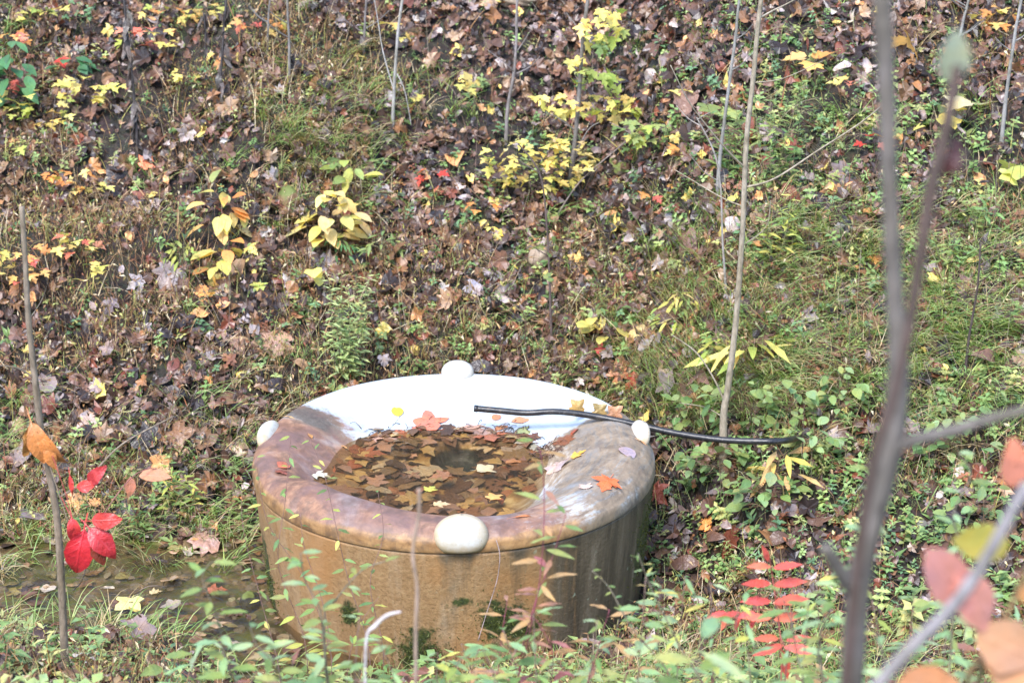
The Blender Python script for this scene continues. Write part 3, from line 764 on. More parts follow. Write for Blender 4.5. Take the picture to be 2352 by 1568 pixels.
def scatter_litter():
    tm = []; shapes = ['maple'] * 5 + ['tulip'] * 3 + ['oval'] * 5 + ['round'] * 2 + ['sycamore'] * 2 + ['lance']
    for k, s in enumerate(shapes):
        rng = np.random.default_rng(100 + k)
        V, Fc = leaf_geo(s, rng, rng.uniform(-.1, .75), .06, rng.uniform(-.2, .7), low=True)
        V[:, 1] -= .45
        tm.append((V, Fc, np.ones((len(V), 3)) * rng.uniform(.75, 1.2, (len(V), 1))))
    x, y, z, px, py = candidates(105000)
    p = litter_density(px, py) * .95 * (.1 + 1.9 * sstep(.25, .7, fbm(x * 1.9, y * 1.9, 51, 4)))
    keep = (RG.uniform(0, 1, len(x)) < p) & ~instream(x, y, z); x, y, z = x[keep], y[keep], z[keep]; n = len(x)
    which = RG.integers(0, len(tm), n); N0 = normal(x, y)
    X, Y, N = frames(N0, RG.uniform(0, 6.28, n), RG.normal(0, .42, n), RG.normal(-.1, .42, n))
    S = np.exp(RG.normal(math.log(.057), .38, n)); S = np.clip(S, .028, .15)
    pos = np.stack([x, y, z], -1) + N0 * (RG.uniform(-.004, .085, n) ** 1.0)[:, None] * .8
    cols = colpick(LIT_PAL, LIT_W, n)
    # the largest 300 stay single pieces of the ground
    order = np.argsort(-S / np.maximum(y, 5)); inview = []
    pxx, pyy = proj(pos[:, 0], pos[:, 1], pos[:, 2])
    vis = (pxx > 0) & (pxx < 2352) & (pyy > 0) & (pyy < 1568)
    big = [i for i in order if vis[i]][:300]
    mk = np.ones(n, bool); mk[big] = False
    for i in big:
        sh = shapes[which[i]]
        o = link('leaf', leaf_mesh(sh, 'dead'), GROUND)
        m = Matrix(((X[i][0], Y[i][0], N[i][0]), (X[i][1], Y[i][1], N[i][1]), (X[i][2], Y[i][2], N[i][2]))).to_4x4() @ Matrix.Diagonal((S[i], S[i], S[i], 1))
        m.translation = Vector(pos[i]) + Vector(N0[i]) * .012
        o.matrix_local = m; o.color = (*np.clip(cols[i], 0, 1), 1)
    mass('leaf_litter', 'brown and purple fallen leaves matted over the wooded bank', M['litter'], tm, which[mk], pos[mk], X[mk], Y[mk], N[mk], S[mk], cols[mk])
scatter_litter()

def blade_t(seg=3, bend=.5, w=.035):
    V = []; 
    for i in range(seg + 1):
        t = i / seg; ww = w * (1 - t) ** .7; V += [(-ww, t * (1 - .25 * bend * t), bend * -t * t * .6), (ww, t * (1 - .25 * bend * t), bend * -t * t * .6)]
    V = V[:-1]; V[-1] = (0, V[-1][1], V[-1][2]); Fc = []
    for i in range(seg - 1): a = 2 * i; Fc += [(a, a + 1, a + 3), (a, a + 3, a + 2)]
    a = 2 * (seg - 1); Fc.append((a, a + 1, a + 2)); return np.array(V, float), np.array(Fc)
def upframes(n, lean, az=None):
    """y axis = growth direction"""
    az = RG.uniform(0, 6.28, n) if az is None else az
    y = np.stack([np.cos(az) * lean, np.sin(az) * lean, np.sqrt(np.maximum(1 - lean ** 2, .02))], -1)
    a = RG.normal(0, 1, (n, 3)); x = np.cross(y, a); x /= np.linalg.norm(x, axis=1, keepdims=True)
    return x, y, np.cross(x, y)
def scatter_dry():
    tm = []
    for k in range(6):
        V, Fc = blade_t(3, RG.uniform(.2, 1.2), .03); tm.append((V, Fc, np.ones((len(V), 3))))
    lv = np.array([(0, 0, 0), (.12, .4, .03), (-.12, .4, .03), (0, 1, -.12), (0, .42, -.02)], float); lf = np.array([(0, 1, 4), (0, 4, 2), (1, 3, 4), (2, 4, 3)])
    tm.append((lv, lf, np.ones((5, 3)))); tm.append((lv * [1.4, .8, 2], lf, np.ones((5, 3))))
    x, y, z, px, py = candidates(400000)
    p = dry_density(px, py) * (.15 + 1.5 * sstep(.35, .7, fbm(x * 2.1, y * 2.1, 61, 4)))
    keep = (RG.uniform(0, 1, len(x)) < p) & ~instream(x, y, z); x, y, z = x[keep], y[keep], z[keep]; n = len(x)
    isleaf = RG.uniform(0, 1, n) < .60
    which = np.where(isleaf, RG.integers(6, 8, n), RG.integers(0, 6, n))
    X, Y, N = upframes(n, np.clip(np.abs(RG.normal(.35, .3, n)), 0, .97))
    # leaflets droop down slope
    Yd = np.stack([RG.normal(0, .6, n), RG.normal(-.6, .5, n), RG.normal(-.25, .5, n)], -1); Yd /= np.linalg.norm(Yd, axis=1, keepdims=True)
    Y = np.where(isleaf[:, None], Yd, Y); a = RG.normal(0, 1, (n, 3)) + np.array([0, -.3, 1.2]); X = np.cross(Y, a); X /= np.linalg.norm(X, axis=1, keepdims=True); N = np.cross(X, Y)
    hgt = np.where(isleaf, RG.uniform(.01, .13, n) + .08 * RG.uniform(0, 1, n) ** 3, .0)
    S = np.where(isleaf, RG.uniform(.018, .044, n), RG.uniform(.09, .26, n))
    pos = np.stack([x, y, z + hgt], -1); SX = np.where(isleaf, 1.0, .42)
    g = fbm(x * 1.2, y * 1.2, 71, 3)
    c1 = colpick([(.19, .11, .06), (.28, .18, .10), (.38, .29, .18), (.10, .06, .04), (.20, .17, .07), (.30, .31, .11), (.50, .45, .34), (.24, .10, .06), (.05, .03, .022)], [14, 12, 9, 14, 12, 10, 6, 4, 12], n)
    mass('dry_grass', 'tangled dry brown grass and withered stems over the bank', M['dry'], tm, which, pos, X, Y, N, S, c1, SX=SX)
scatter_dry()

def plantlet(kind, rng):
    V = []; Fc = []; C = []
    def addleaf(p, d, L, wd, up=(0, 0, 1)):
        d = Vector(d).normalized(); n = Vector(up); n = (n - d * n.dot(d)).normalized(); x = d.cross(n); b = len(V)
        p = Vector(p)
        for (a, t, hh) in ((0, 0, 0), (wd, .45, .06), (-wd, .45, .06), (0, .5, 0), (0, 1, -.12)):
            q = p + x * a * L + d * t * L + n * hh * L; V.append(tuple(q)); C.append((1, 1, 1))
        Fc.extend([(b, b + 1, b + 3), (b, b + 3, b + 2), (b + 1, b + 4, b + 3), (b + 2, b + 3, b + 4)])
    def stem(p, q, w=.02):
        b = len(V); p = Vector(p); q = Vector(q); V.extend([tuple(p + Vector((w, 0, 0))), tuple(p - Vector((w, 0, 0))), tuple(q)]); C.extend([(.9, .6, .45)] * 3); Fc.append((b, b + 1, b + 2))
        b = len(V); V.extend([tuple(p + Vector((0, w, 0))), tuple(p - Vector((0, w, 0))), tuple(q)]); C.extend([(.9, .6, .45)] * 3); Fc.append((b, b + 1, b + 2))
    lean = Vector((rng.normal(0, .3), rng.normal(0, .3), 1)).normalized()
    if kind == 'pairs':
        stem((0, 0, 0), lean * .9); n = 5; a0 = rng.uniform(0, 3)
        for i in range(n):
            t = .3 + .65 * i / (n - 1); a = a0 + i * 1.57
            for s in (0, math.pi):
                L = .42 * (1 - .35 * i / n) * rng.uniform(.8, 1.2); addleaf(lean * t, (math.cos(a + s), math.sin(a + s), rng.uniform(-.1, .4)), L, .30)
    elif kind == 'lance':
        stem((0, 0, 0), lean); 
        for i in range(11):
            t = .15 + .83 * i / 10; a = i * 2.4 + rng.uniform(-.3, .3); addleaf(lean * t, (math.cos(a), math.sin(a), rng.uniform(-.1, .55)), .42 * (1 - .45 * t), .13)
    elif kind == 'tri':
        for k in range(4):
            a = rng.uniform(0, 6.28); c = Vector((math.cos(a) * .35, math.sin(a) * .35, rng.uniform(.35, .7))); stem((0, 0, 0), c, .012)
            for q in range(3): b = a + q * 2.09; addleaf(c, (math.cos(b), math.sin(b), .05), .26, .38)
    else:
        for k in range(7):
            a = rng.uniform(0, 6.28); addleaf((0, 0, .03), (math.cos(a), math.sin(a), rng.uniform(.2, 1.0)), rng.uniform(.4, .8), .16)
    return np.array(V, float), np.array(Fc), np.array(C, float)
def scatter_green():
    tm = []; kinds = ['pairs'] * 4 + ['lance'] * 3 + ['tri'] * 2 + ['rosette'] * 2
    for k, s in enumerate(kinds): tm.append(plantlet(s, np.random.default_rng(300 + k)))
    x, y, z, px, py = candidates(42000)
    p = green_density(px, py) * (.35 + 1.1 * fbm(x * 1.8, y * 1.8, 81, 3))
    keep = (RG.uniform(0, 1, len(x)) < p) & ~instream(x, y, z); x, y, z = x[keep], y[keep], z[keep]; n = len(x)
    which = RG.integers(0, len(tm), n); az = RG.uniform(0, 6.28, n)
    N0 = normal(x, y) * .5 + np.array([0, 0, .6]); N0 /= np.linalg.norm(N0, axis=1, keepdims=True)
    X, Y, N = frames(N0, az, RG.normal(0, .25, n), RG.normal(0, .25, n))
    S = RG.uniform(.05, .125, n)
    fg = y < 6.6; S = np.where(fg, S * 1.15, S)
    pos = np.stack([x, y, z - .005], -1)
    c = colpick([(.14, .25, .09), (.20, .34, .13), (.27, .40, .17), (.34, .43, .18), (.42, .45, .20), (.14, .27, .15), (.26, .12, .08)], [14, 16, 14, 12, 6, 10, 3], n)
    mass('ground_cover', 'low green leafy herbs growing through the fallen leaves', M['herb'], tm, which, pos, X, Y, N, S, c)
scatter_green()
def scatter_small_green():
    """tiny ground leaves and thin green grass"""
    tm = []
    lv = np.array([(0, 0, 0), (.28, .45, .05), (-.28, .45, .05), (0, 1, -.1), (0, .5, 0)], float); lf = np.array([(0, 1, 4), (0, 4, 2), (1, 3, 4), (2, 4, 3)])
    tm.append((lv, lf, np.ones((5, 3))))
    for k in range(4):
        V, Fc = blade_t(4, RG.uniform(.6, 1.8), .022); tm.append((V, Fc, np.ones((len(V), 3))))
    x, y, z, px, py = candidates(150000)
    p = (green_density(px, py) * .75 + .12) * (.3 + 1.2 * fbm(x * 2.6, y * 2.6, 91, 3))
    keep = (RG.uniform(0, 1, len(x)) < p) & ~instream(x, y, z); x, y, z = x[keep], y[keep], z[keep]; n = len(x)
    isl = RG.uniform(0, 1, n) < .72; which = np.where(isl, 0, RG.integers(1, 5, n))
    X, Y, N = upframes(n, np.where(isl, RG.uniform(.4, 1, n), RG.uniform(.1, .75, n)))
    S = np.where(isl, RG.uniform(.012, .034, n), RG.uniform(.08, .24, n)); hg = np.where(isl, RG.uniform(0, .06, n), -.01)
    c = colpick([(.17, .28, .11), (.27, .40, .17), (.38, .46, .22), (.46, .49, .25), (.18, .32, .18)], [1, 1.3, 1, .5, .6], n)
    mass('small_weeds', 'tiny green weeds and thin grass blades over the ground', M['herb'], tm, which, np.stack([x, y, z + hg], -1), X, Y, N, S, c, SX=np.where(isl, 1, .35))
scatter_small_green()
def scatter_twigs():
    tb = Tubes(); n = 0
    for _ in range(330):
        x = random.uniform(-3.8, 3.8); y = random.uniform(4.6, 13); 
        if math.hypot(x - TX, y - TY) < 1.15: continue
        a = random.uniform(0, 6.28); L = random.uniform(.12, .5); pts = []
        for k in range(4):
            qx = x + math.cos(a) * L * k / 3; qy = y + math.sin(a) * L * k / 3
            if math.hypot(qx - TX, qy - TY) < .95: break
            pts.append((qx, qy, Hs(qx, qy) + random.uniform(.015, .07))); a += random.uniform(-.3, .3)
        if len(pts) < 3: continue
        r = random.uniform(.0015, .004); c = pick([(.12, .08, .06), (.22, .17, .13), (.32, .28, .24), (.07, .05, .045)])
        tb.add(pts, r, r * .5, 4, 3, .1, c)
    # upright dead stems
    for _ in range(900):
        px, py = random.uniform(-100, 2450), random.uniform(-100, 1180)
        p = P(px, py)
        if math.hypot(p.x - TX, p.y - TY) < 1.05: continue
        hgt = random.uniform(.1, .38); l = rv(.22 * hgt); c = pick([(.10, .06, .05), (.2, .13, .1), (.3, .24, .18), (.06, .045, .04)])
        tb.add([p - Vector((0, 0, .02)), p + Vector((l.x * .5, l.y * .5, hgt * .5)), p + Vector((l.x, l.y, hgt))], .0022, .001, 3, 3, 0, c)
    o = tb.obj('fallen_twigs', M['bark']); tag(o, 'thin fallen twigs and dead stems scattered over the bank', kind='stuff')
scatter_twigs()

# leaves and pebbles in the stream
def scatter_stream():
    tm = []; shapes = ['maple', 'oval', 'oval', 'round', 'tulip']
    for k, s in enumerate(shapes):
        V, Fc = leaf_geo(s, np.random.default_rng(400 + k), .1, .03, .1, low=True); V[:, 1] -= .45; tm.append((V, Fc, np.ones((len(V), 3))))
    n = 900; x = RG.uniform(-3.2, -.9, n); y = RG.uniform(6.8, 8.5, n); z = H(x, y); k = (z < .0); x, y, z = x[k], y[k], z[k]; n = len(x)
    k = RG.uniform(0, 1, n) < .3 + .7 * fbm(x * 2, y * 2, 99, 3); x, y, z = x[k], y[k], z[k]; n = len(x)
    N0 = np.tile([0, 0, 1.0], (n, 1)); X, Y, N = frames(N0, RG.uniform(0, 6.28, n), RG.normal(0, .12, n), RG.normal(0, .12, n))
    zz = np.where(RG.uniform(0, 1, n) < .3, -.017, z + .008 + RG.uniform(0, .01, n)); zz = np.maximum(zz, z + .004)
    c = colpick([(.10, .055, .035), (.2, .11, .06), (.28, .20, .13), (.3, .26, .22), (.05, .035, .03), (.24, .21, .10)], [4, 4, 4, 2, 4, 2], n)
    mass('stream_leaves', 'sodden brown leaves lying in the shallow stream', M['litter'], tm, RG.integers(0, 5, n), np.stack([x, y, zz], -1), X, Y, N, RG.uniform(.03, .09, n), c)
    # flat pebbles
    ph = np.linspace(0, 6.28, 9)[:-1]; V = [(0, 0, .22)] + [(math.cos(a) * .35, math.sin(a) * .35, .16) for a in ph] + [(math.cos(a) * .5, math.sin(a) * .48, -.05) for a in ph]
    Fc = []
    for i in range(8): j = (i + 1) % 8; Fc += [(0, 1 + i, 1 + j), (1 + i, 9 + i, 9 + j), (1 + i, 9 + j, 1 + j)]
    n = 1400; x = RG.uniform(-3.4, -.9, n); y = RG.uniform(6.8, 8.5, n); z = H(x, y); k = (z < .0) & (RG.uniform(0, 1, n) < fbm(x * 3, y * 3, 98, 3) * .6); x, y, z = x[k], y[k], z[k]; n = len(x)
    X, Y, N = frames(np.tile([0, 0, 1.0], (n, 1)), RG.uniform(0, 6.28, n), RG.normal(0, .1, n), RG.normal(0, .1, n))
    mass('stream_pebbles', 'small flat brown pebbles on the bed of the shallow stream', M['pebble'], [(np.array(V), np.array(Fc), np.ones((17, 3)))], np.zeros(n, int), np.stack([x, y, z], -1), X, Y, N, RG.uniform(.015, .075, n), WHT(n), smooth=False)
scatter_stream()

# leaves in the bowl
def bowl_leaves():
    shapes = ['maple', 'oval', 'sycamore', 'tulip', 'maple', 'oval', 'maple']
    tm = []
    for k, s in enumerate(shapes):
        V, Fc = leaf_geo(s, np.random.default_rng(500 + k), .18, .04, .1, low=True); V[:, 1] -= .45; tm.append((V, Fc, np.ones((len(V), 3))))
    pts = []
    while len(pts) < 215:
        a = random.uniform(0, 2 * math.pi); cr = CONT[int(a / 6.2832 * 180) % 180]; r = math.sqrt(random.random()) * (cr - .03)
        dx, dy = r * math.cos(a), r * math.sin(a)
        if math.hypot(dx - .01, dy - .225) < .185: continue
        # fewer on the ochre left shelf and by the white wash
        w = 1 - .8 * math.exp(-(((dx + .45) / .14) ** 2 + ((dy - .08) / .2) ** 2)) - .75 * math.exp(-(((dx - .27) / .13) ** 2 + ((dy + .30) / .16) ** 2)) - .6 * math.exp(-((dx / .16) ** 2 + ((dy - .0) / .09) ** 2))
        if random.random() > w: continue
        z0 = float(lidz(dx, dy)); z = min(z0 + .008 + random.random() ** 2 * (.03 + .03 * max(dy, 0) / .4), WZ - .008)
        if z < z0 + .002: continue
        pts.append((dx, dy, z))
    for _ in range(75):
        a = R(random.uniform(38, 142)); cr = CONT[int(a / 6.2832 * 180) % 180]; q = cr - abs(random.gauss(0, .045)) + .02
        if math.hypot(q * math.cos(a) - .01, q * math.sin(a) - .225) < .175: continue
        pts.append((q * math.cos(a), q * math.sin(a), max(WZ - random.uniform(.001, .008), float(lidz(q * math.cos(a), q * math.sin(a))) + .004)))
    A = np.array(pts); n = len(A); A[:, 0] += TX; A[:, 1] += TY
    X, Y, N = frames(np.tile([0, 0, 1.0], (n, 1)), RG.uniform(0, 6.28, n), RG.normal(0, .09, n), RG.normal(0, .09, n))
    S = RG.uniform(.055, .15, n); which = RG.integers(0, len(tm), n)
    c = colpick([(.10, .055, .03), (.17, .085, .045), (.24, .11, .055), (.20, .135, .075), (.38, .31, .22), (.05, .03, .02), (.28, .10, .055), (.36, .25, .11), (.32, .20, .16)], [8, 8, 6, 7, 4, 6, 4, 4, 5], n)
    order = np.argsort(-(A[:, 2] + S * .8)); top = order[:220]; mk = np.ones(n, bool); mk[top] = False
    for i in top:
        o = link('leaf', leaf_mesh(shapes[which[i]], 'dead'), TWATER)
        m = leaf_frame(Vector(A[i]) - Vector((TX, TY, 0)), Vector(Y[i]), Vector(N[i]), S[i]); m = m @ Matrix.Diagonal((1, 1, .35, 1))
        m.translation.z -= .004; o.matrix_local = m; o.color = (*np.clip(c[i], 0, 1), 1)
    mass('sunken_leaves', 'dark sunken leaves settled at the bottom of the tank bowl', M['litter'], tm, which[mk], A[mk], X[mk], Y[mk], N[mk], S[mk], c[mk])
bowl_leaves()

def wrack():
    t = Tubes()
    for _ in range(150):
        a = R(random.choice([random.uniform(35, 145), random.uniform(45, 70), random.uniform(10, 30)])); cr = CONT[int(a / 6.2832 * 180) % 180]; q = cr + random.gauss(0, .03); x, y = q * math.cos(a), q * math.sin(a)
        b = random.uniform(0, 6.28); L = random.uniform(.01, .06); x2, y2 = x + L * math.cos(b), y + L * math.sin(b)
        f = lambda u, v: max(float(lidz(u, v)), WZ) + .003
        t.add([Vector((TX + x, TY + y, f(x, y))), Vector((TX + (x + x2) / 2, TY + (y + y2) / 2, max(f(x, y), f(x2, y2)) + .006)), Vector((TX + x2, TY + y2, f(x2, y2)))], .0022, .001, 4, 2, 0, pick([(.05, .035, .03), (.12, .07, .05), (.2, .1, .06)]))
    tag(t.obj('bowl_debris', M['bark']), 'dark twiggy crumbs washed against the back waterline of the bowl', kind='stuff')
wrack()

def on_lid(px, py):
    d = ray(px, py); a, b = 7.0, 10.5; ts = np.linspace(a, b, 500)
    x = d[0] * ts; y = d[1] * ts; z = CAM_Z + d[2] * ts; ins = np.hypot(x - TX, y - TY) < .895
    surf = np.where(ins, np.maximum(lidz(x - TX, y - TY), WZ), 0); k = np.argmax((z < surf) & ins)
    p = Vector((x[k], y[k], float(surf[k]))); e = .01
    f = lambda u, v: max(float(lidz(u - TX, v - TY)), WZ)
    n = Vector((-(f(p.x + e, p.y) - f(p.x - e, p.y)) / (2 * e), -(f(p.x, p.y + e) - f(p.x, p.y - e)) / (2 * e), 1)).normalized()
    return p, n
def tank_leaf(px, py, size, shape, col, ang, label, group=None, tilt=(0, 0), flat=.45, kind='dead', lift=.006):
    p, n = on_lid(px, py); d = Vector((math.cos(R(ang)), math.sin(R(ang)), 0)); n2 = (n + Vector((tilt[0], tilt[1], 0))).normalized()
    o = link('fallen_leaf', leaf_mesh(shape, kind)); d = (d - n2 * d.dot(n2)).normalized()
    m = leaf_frame(p + n * lift - d * size * .45, d, n2, size) @ Matrix.Diagonal((1, 1, flat, 1)); o.matrix_local = m; o.color = (*col, 1)
    tag(o, label, 'leaf', group or 'fallen leaves resting on the tank'); return o
TL = [
    (912, 948, .075, 'round', (.72, .50, .05), 100, 'yellow round leaf with dark spots on the white bowl wall'),
    (990, 968, .15, 'tulip', (.52, .17, .11), 60, 'large red brown leaf lying at the back waterline of the bowl'),
    (955, 988, .09, 'oval', (.45, .16, .12), 200, 'wet red leaf lapping under the large red brown leaf at the back waterline'),
    (1140, 960, .06, 'round', (.50, .20, .11), 80, 'small round rust leaf just under the cut end of the hose'),
    (1150, 985, .07, 'oval', (.42, .18, .08), 20, 'brown leaf floating below the round rust leaf near the hose'),
    (1195, 966, .10, 'oval', (.52, .24, .14), 10, 'long salmon oval leaf on the white wall below the hose'),
    (1205, 995, .085, 'maple', (.24, .28, .14), 330, 'olive green leaf at the back right waterline'),
    (1225, 1003, .07, 'maple', (.14, .06, .04), 50, 'dark tattered leaf beside the olive green leaf at the waterline'),
    (1300, 1010, .10, 'sycamore', (.20, .08, .04), 40, 'curled dark brown leaf in the crease beside the right hump'),
    (1320, 992, .07, 'oval', (.30, .07, .03), 60, 'small red curled leaf above the crease of the right hump'),
    (1285, 1068, .14, 'maple', (.44, .34, .33), 60, 'pale pink maple leaf lying on the inner slope of the right hump'),
    (1330, 1044, .075, 'maple', (.66, .40, .08), 20, 'yellow maple leaf on top of the pale pink maple leaf'),
    (1440, 1038, .095, 'round', (.34, .27, .32), 300, 'grey lilac leaf below the right knob'),
    (1472, 1016, .075, 'lance', (.50, .28, .14), 355, 'thin tan leaf curled at the foot of the right knob'),
    (1392, 1114, .125, 'maple', (.58, .14, .05), 250, 'bright orange red maple leaf on the right hump'),
    (1345, 1118, .06, 'tulip', (.56, .42, .40), 95, 'small pale pink leaf left of the orange red maple leaf'),
    (1200, 1188, .085, 'lance', (.50, .18, .07), 15, 'curled orange leaf on the front lip right of the front knob'),
    (1135, 1142, .075, 'tulip', (.62, .35, .12), 70, 'folded orange leaf floating near the front of the bowl'),
    (1015, 1160, .07, 'maple', (.50, .40, .25), 10, 'tan leaf floating near the front edge of the bowl'),
    (990, 1124, .065, 'maple', (.40, .42, .09), 60, 'yellow green maple leaf floating in front of the drain hole'),
    (1118, 1080, .095, 'tulip', (.44, .38, .25), 10, 'pale leaf floating at the front edge of the drain hole'),
    (735, 1092, .095, 'maple', (.55, .55, .48), 350, 'pale grey maple leaf at the left corner of the water'),
    (650, 1070, .075, 'round', (.46, .14, .09), 60, 'red leaf in the dip of the left rim'),
    (648, 1088, .07, 'maple', (.24, .08, .06), 320, 'dark wine leaf just below the red leaf in the left dip'),
    (712, 1003, .045, 'oval', (.50, .26, .10), 120, 'small tan scrap on the middle of the left hump'),
    (665, 960, .055, 'lance', (.56, .34, .16), 340, 'small curled tan leaf beside the left knob'),
    (790, 1028, .055, 'lance', (.52, .28, .12), 130, 'small tan leaf at the water edge of the left hump'),
    (1180, 1062, .09, 'oval', (.32, .14, .05), 20, 'amber oval leaf floating right of the drain hole'),
    (1010, 1095, .10, 'maple', (.25, .12, .06), 200, 'brown maple leaf floating just in front of the drain hole'),
]
for a in TL: tank_leaf(*a)

# ------------------------------------------------------------------ the hose
def make_hose():
    pts = [PV(1095, 938, 8.300), PV(1150, 943, 8.290), PV(1210, 948, 8.280), PV(1270, 945, 8.260), PV(1330, 950, 8.210), PV(1400, 962, 8.155), PV(1480, 979, 8.120),
           PV(1560, 996, 8.060), PV(1650, 1009, 8.000), PV(1730, 1013, 7.96), PV(1800, 1012, 7.98)]
    e = P(1860, 1006); pts += [e + Vector((0, 0, .01)), e + Vector((.12, .05, -.05))]
    root = thing('hose', 'black water hose lying over the right rim and reaching into the bowl', 'hose', tuple(pts[0]))
    t = Tubes(); t.add(pts, .0148, .0148, 14, 6); t.obj('tube', M['pipe'], root, pts[0])
    t = Tubes(); d = (pts[0] - pts[1]).normalized(); t.add([pts[0] - d * .004, pts[0] + d * .012], .0165, .0165, 14, 2); t.obj('cut_end', M['pipe'], root, pts[0])
make_hose()

# ------------------------------------------------------------------ plants
def clampz(p, m=.015):
    h = Hs(p.x, p.y) + m
    if p.z < h: p = Vector((p.x, p.y, h))
    return p
def spray(name, label, cat, cx, cy, rx, ry, n, shape, pals, size=.075, drop=30, col=BARKD, group=None, flat=.8, sr=.003, kind='live', sizej=.25, sx=1.0):
    """a seedling whose leaves lie in flat tiers above its base"""
    base = P(cx + random.uniform(-5, 5), cy + ry + drop)
    root = thing(name, label, cat, base, group); tb = Tubes()
    top = clampz(PV(cx, cy - ry * .5, base.y + .02), .05)
    mid = base.lerp(top, .5) + Vector((random.uniform(-.02, .02), 0, 0))
    tb.add([base - Vector((0, 0, .02)), mid, top], sr, sr * .5, 5, 4, 0, col)
    for i in range(n):
        a = random.uniform(0, 6.28); q = math.sqrt(random.random()) if n > 3 else random.random()
        px = cx + rx * q * math.cos(a); py = cy + ry * q * math.sin(a)
        p = clampz(PV(px, py, base.y + random.uniform(-.10, .08)), .03)
        f = min(max((p.z - base.z) / max(top.z - base.z, .02) * .8, .25), 1); s = base.lerp(mid, f * 2) if f < .5 else mid.lerp(top, f * 2 - 1)
        out = Vector((p.x - s.x, p.y - s.y, 0)); out = out.normalized() if out.length > .01 else Vector((random.uniform(-1, 1), -1, 0)).normalized()
        d = (out + rv(.4) + Vector((0, -.35, -.25))).normalized()
        tb.add([s, s.lerp(p, .5) + Vector((0, 0, .012)), p], .0013, .0009, 3, 2, 0, col)
        nr = Vector((0, -.14, 1)) + rv(1 - flat)
        leaf(root, base, p, d, nr, size * random.uniform(1 - sizej, 1 + sizej), shape, pick(pick(pals)), kind, sx)
    tb.obj('stem', M['bark'], root, base)
    return root

MS = 'maple_seedling'; GM = 'maple seedlings on the bank'
SPR = [
    (70, 250, 95, 44, 17, [YEL, YEL, YGR], 'yellow maple seedling at the left edge below the blue green shrub'),
    (215, 205, 80, 28, 9, [YEL], 'yellow maple seedling left of the black withered stalk'),
    (335, 88, 62, 34, 11, [YEL, YEL, YGR, PNK], 'yellow maple seedling with red tinged leaves between the two black stalks'),
    (405, 22, 110, 22, 10, [ORG, YEL, YGR], 'orange and yellow maple seedling at the top between two black stalks'),
    (590, 55, 70, 26, 7, [YEL, PNK, ORG], 'pale yellow maple seedling beneath the thin grey saplings at the top'),
    (195, 415, 68, 28, 11, [YEL, YEL, ORG], 'bright yellow maple seedling above the cut sapling on the left'),
    (45, 600, 60, 55, 14, [YEL, ORG, PNK], 'yellow and orange maple seedling behind the top of the cut sapling'),
    (180, 560, 70, 32, 9, [YEL, YEL, PNK], 'yellow maple seedling with pink edges right of the cut sapling'),
    (245, 610, 26, 22, 4, [YEL], 'tiny yellow maple seedling of four leaves above the matted grass'),
    (115, 395, 30, 20, 3, [ORG], 'small orange maple seedling left of the bright yellow one'),
    (40, 335, 34, 16, 4, [YGR], 'small yellow green maple seedling near the left edge'),
    (435, 170, 30, 18, 4, [YEL], 'four leaved yellow maple seedling beside the black withered stalk'),
    (30, 85, 40, 20, 6, [PNK, ORG], 'coral red maple seedling above the blue green shrub'),
    (95, 130, 50, 22, 4, [PNK, RED], 'pink red maple seedling right of the blue green shrub'),
    (30, 190, 26, 20, 3, [PNK], 'small red maple seedling under the blue green shrub'),
    (500, 668, 36, 22, 3, [ORG], 'orange maple seedling of three leaves on the matted brown grass'),
    (590, 650, 28, 18, 3, [YGR], 'yellow green maple seedling right of the three orange leaves'),
    (995, 412, 34, 28, 5, [RED, RED, PNK], 'bright red maple seedling in the middle of the bank'),
    (1112, 482, 38, 22, 5, [ORG, YEL], 'orange yellow maple seedling below the dense yellow one'),
    (1135, 540, 26, 24, 3, [YEL], 'yellow maple seedling just under the orange yellow one'),
    (1045, 205, 46, 14, 5, [LGR, YGR], 'light green maple seedling right of the white barked sapling'),
    (955, 228, 34, 16, 3, [YEL, CRM], 'pale yellow maple seedling at the foot of the white barked sapling'),
    (1500, 300, 85, 28, 15, [LGR, YGR, YGR], 'green and yellow maple seedling right of the leafy grey sapling'),
    (1240, 372, 125, 64, 48, [YEL, YEL, YGR, CRM], 'dense bright yellow maple seedling left of the leafy grey sapling'),
    (1420, 255, 60, 26, 9, [YEL, YGR], 'yellow maple seedling right behind the leafy grey sapling'),
    (1560, 330, 44, 26, 5, [YEL, ORG], 'golden maple seedling left of the branching tan sapling'),
    (1545, 205, 34, 24, 3, [CRM, YEL], 'pale cream maple seedling above the green lobed leaves'),
    (1955, 190, 40, 26, 5, [PNK, YEL, ORG], 'red and yellow maple seedling left of the blurred grey trunk'),
    (2010, 330, 34, 30, 5, [RED, ORG, PNK], 'red and orange maple seedling behind the blurred grey trunk'),
    (2190, 270, 40, 24, 4, [YEL, CRM], 'yellow maple seedling right of the blurred grey trunk'),
    (2290, 40, 60, 26, 7, [YEL, ORG], 'yellow orange maple seedling in the top right corner'),
    (2080, 310, 34, 18, 4, [YEL, LGR], 'yellow and green maple seedling between the two blurred stems'),
    (1500, 430, 40, 30, 4, [ORG, YEL, PNK], 'small orange maple seedling below the mossy stones'),
    (1690, 455, 20, 18, 2, [YEL], 'two leaved yellow maple seedling right beside the tan sapling'),
    (920, 60, 30, 28, 5, [YEL], 'yellow maple seedling against the top of the white barked sapling'),
    (100, 30, 60, 20, 6, [YGR, YEL], 'yellow green maple seedling in the top left corner'),
    (2010, 575, 30, 24, 3, [ORG, YEL], 'orange maple seedling low behind the blurred grey trunk'),
]
for (cx, cy, rx, ry, n, pals, lab) in SPR:
    spray(MS, lab, 'seedling', cx, cy, rx, ry, int(n * 1.9) if n > 5 else n, 'maple', pals, size=random.uniform(.058, .072) * (1.0 if cy > 300 else 1.1), drop=random.uniform(25, 55), group=GM)

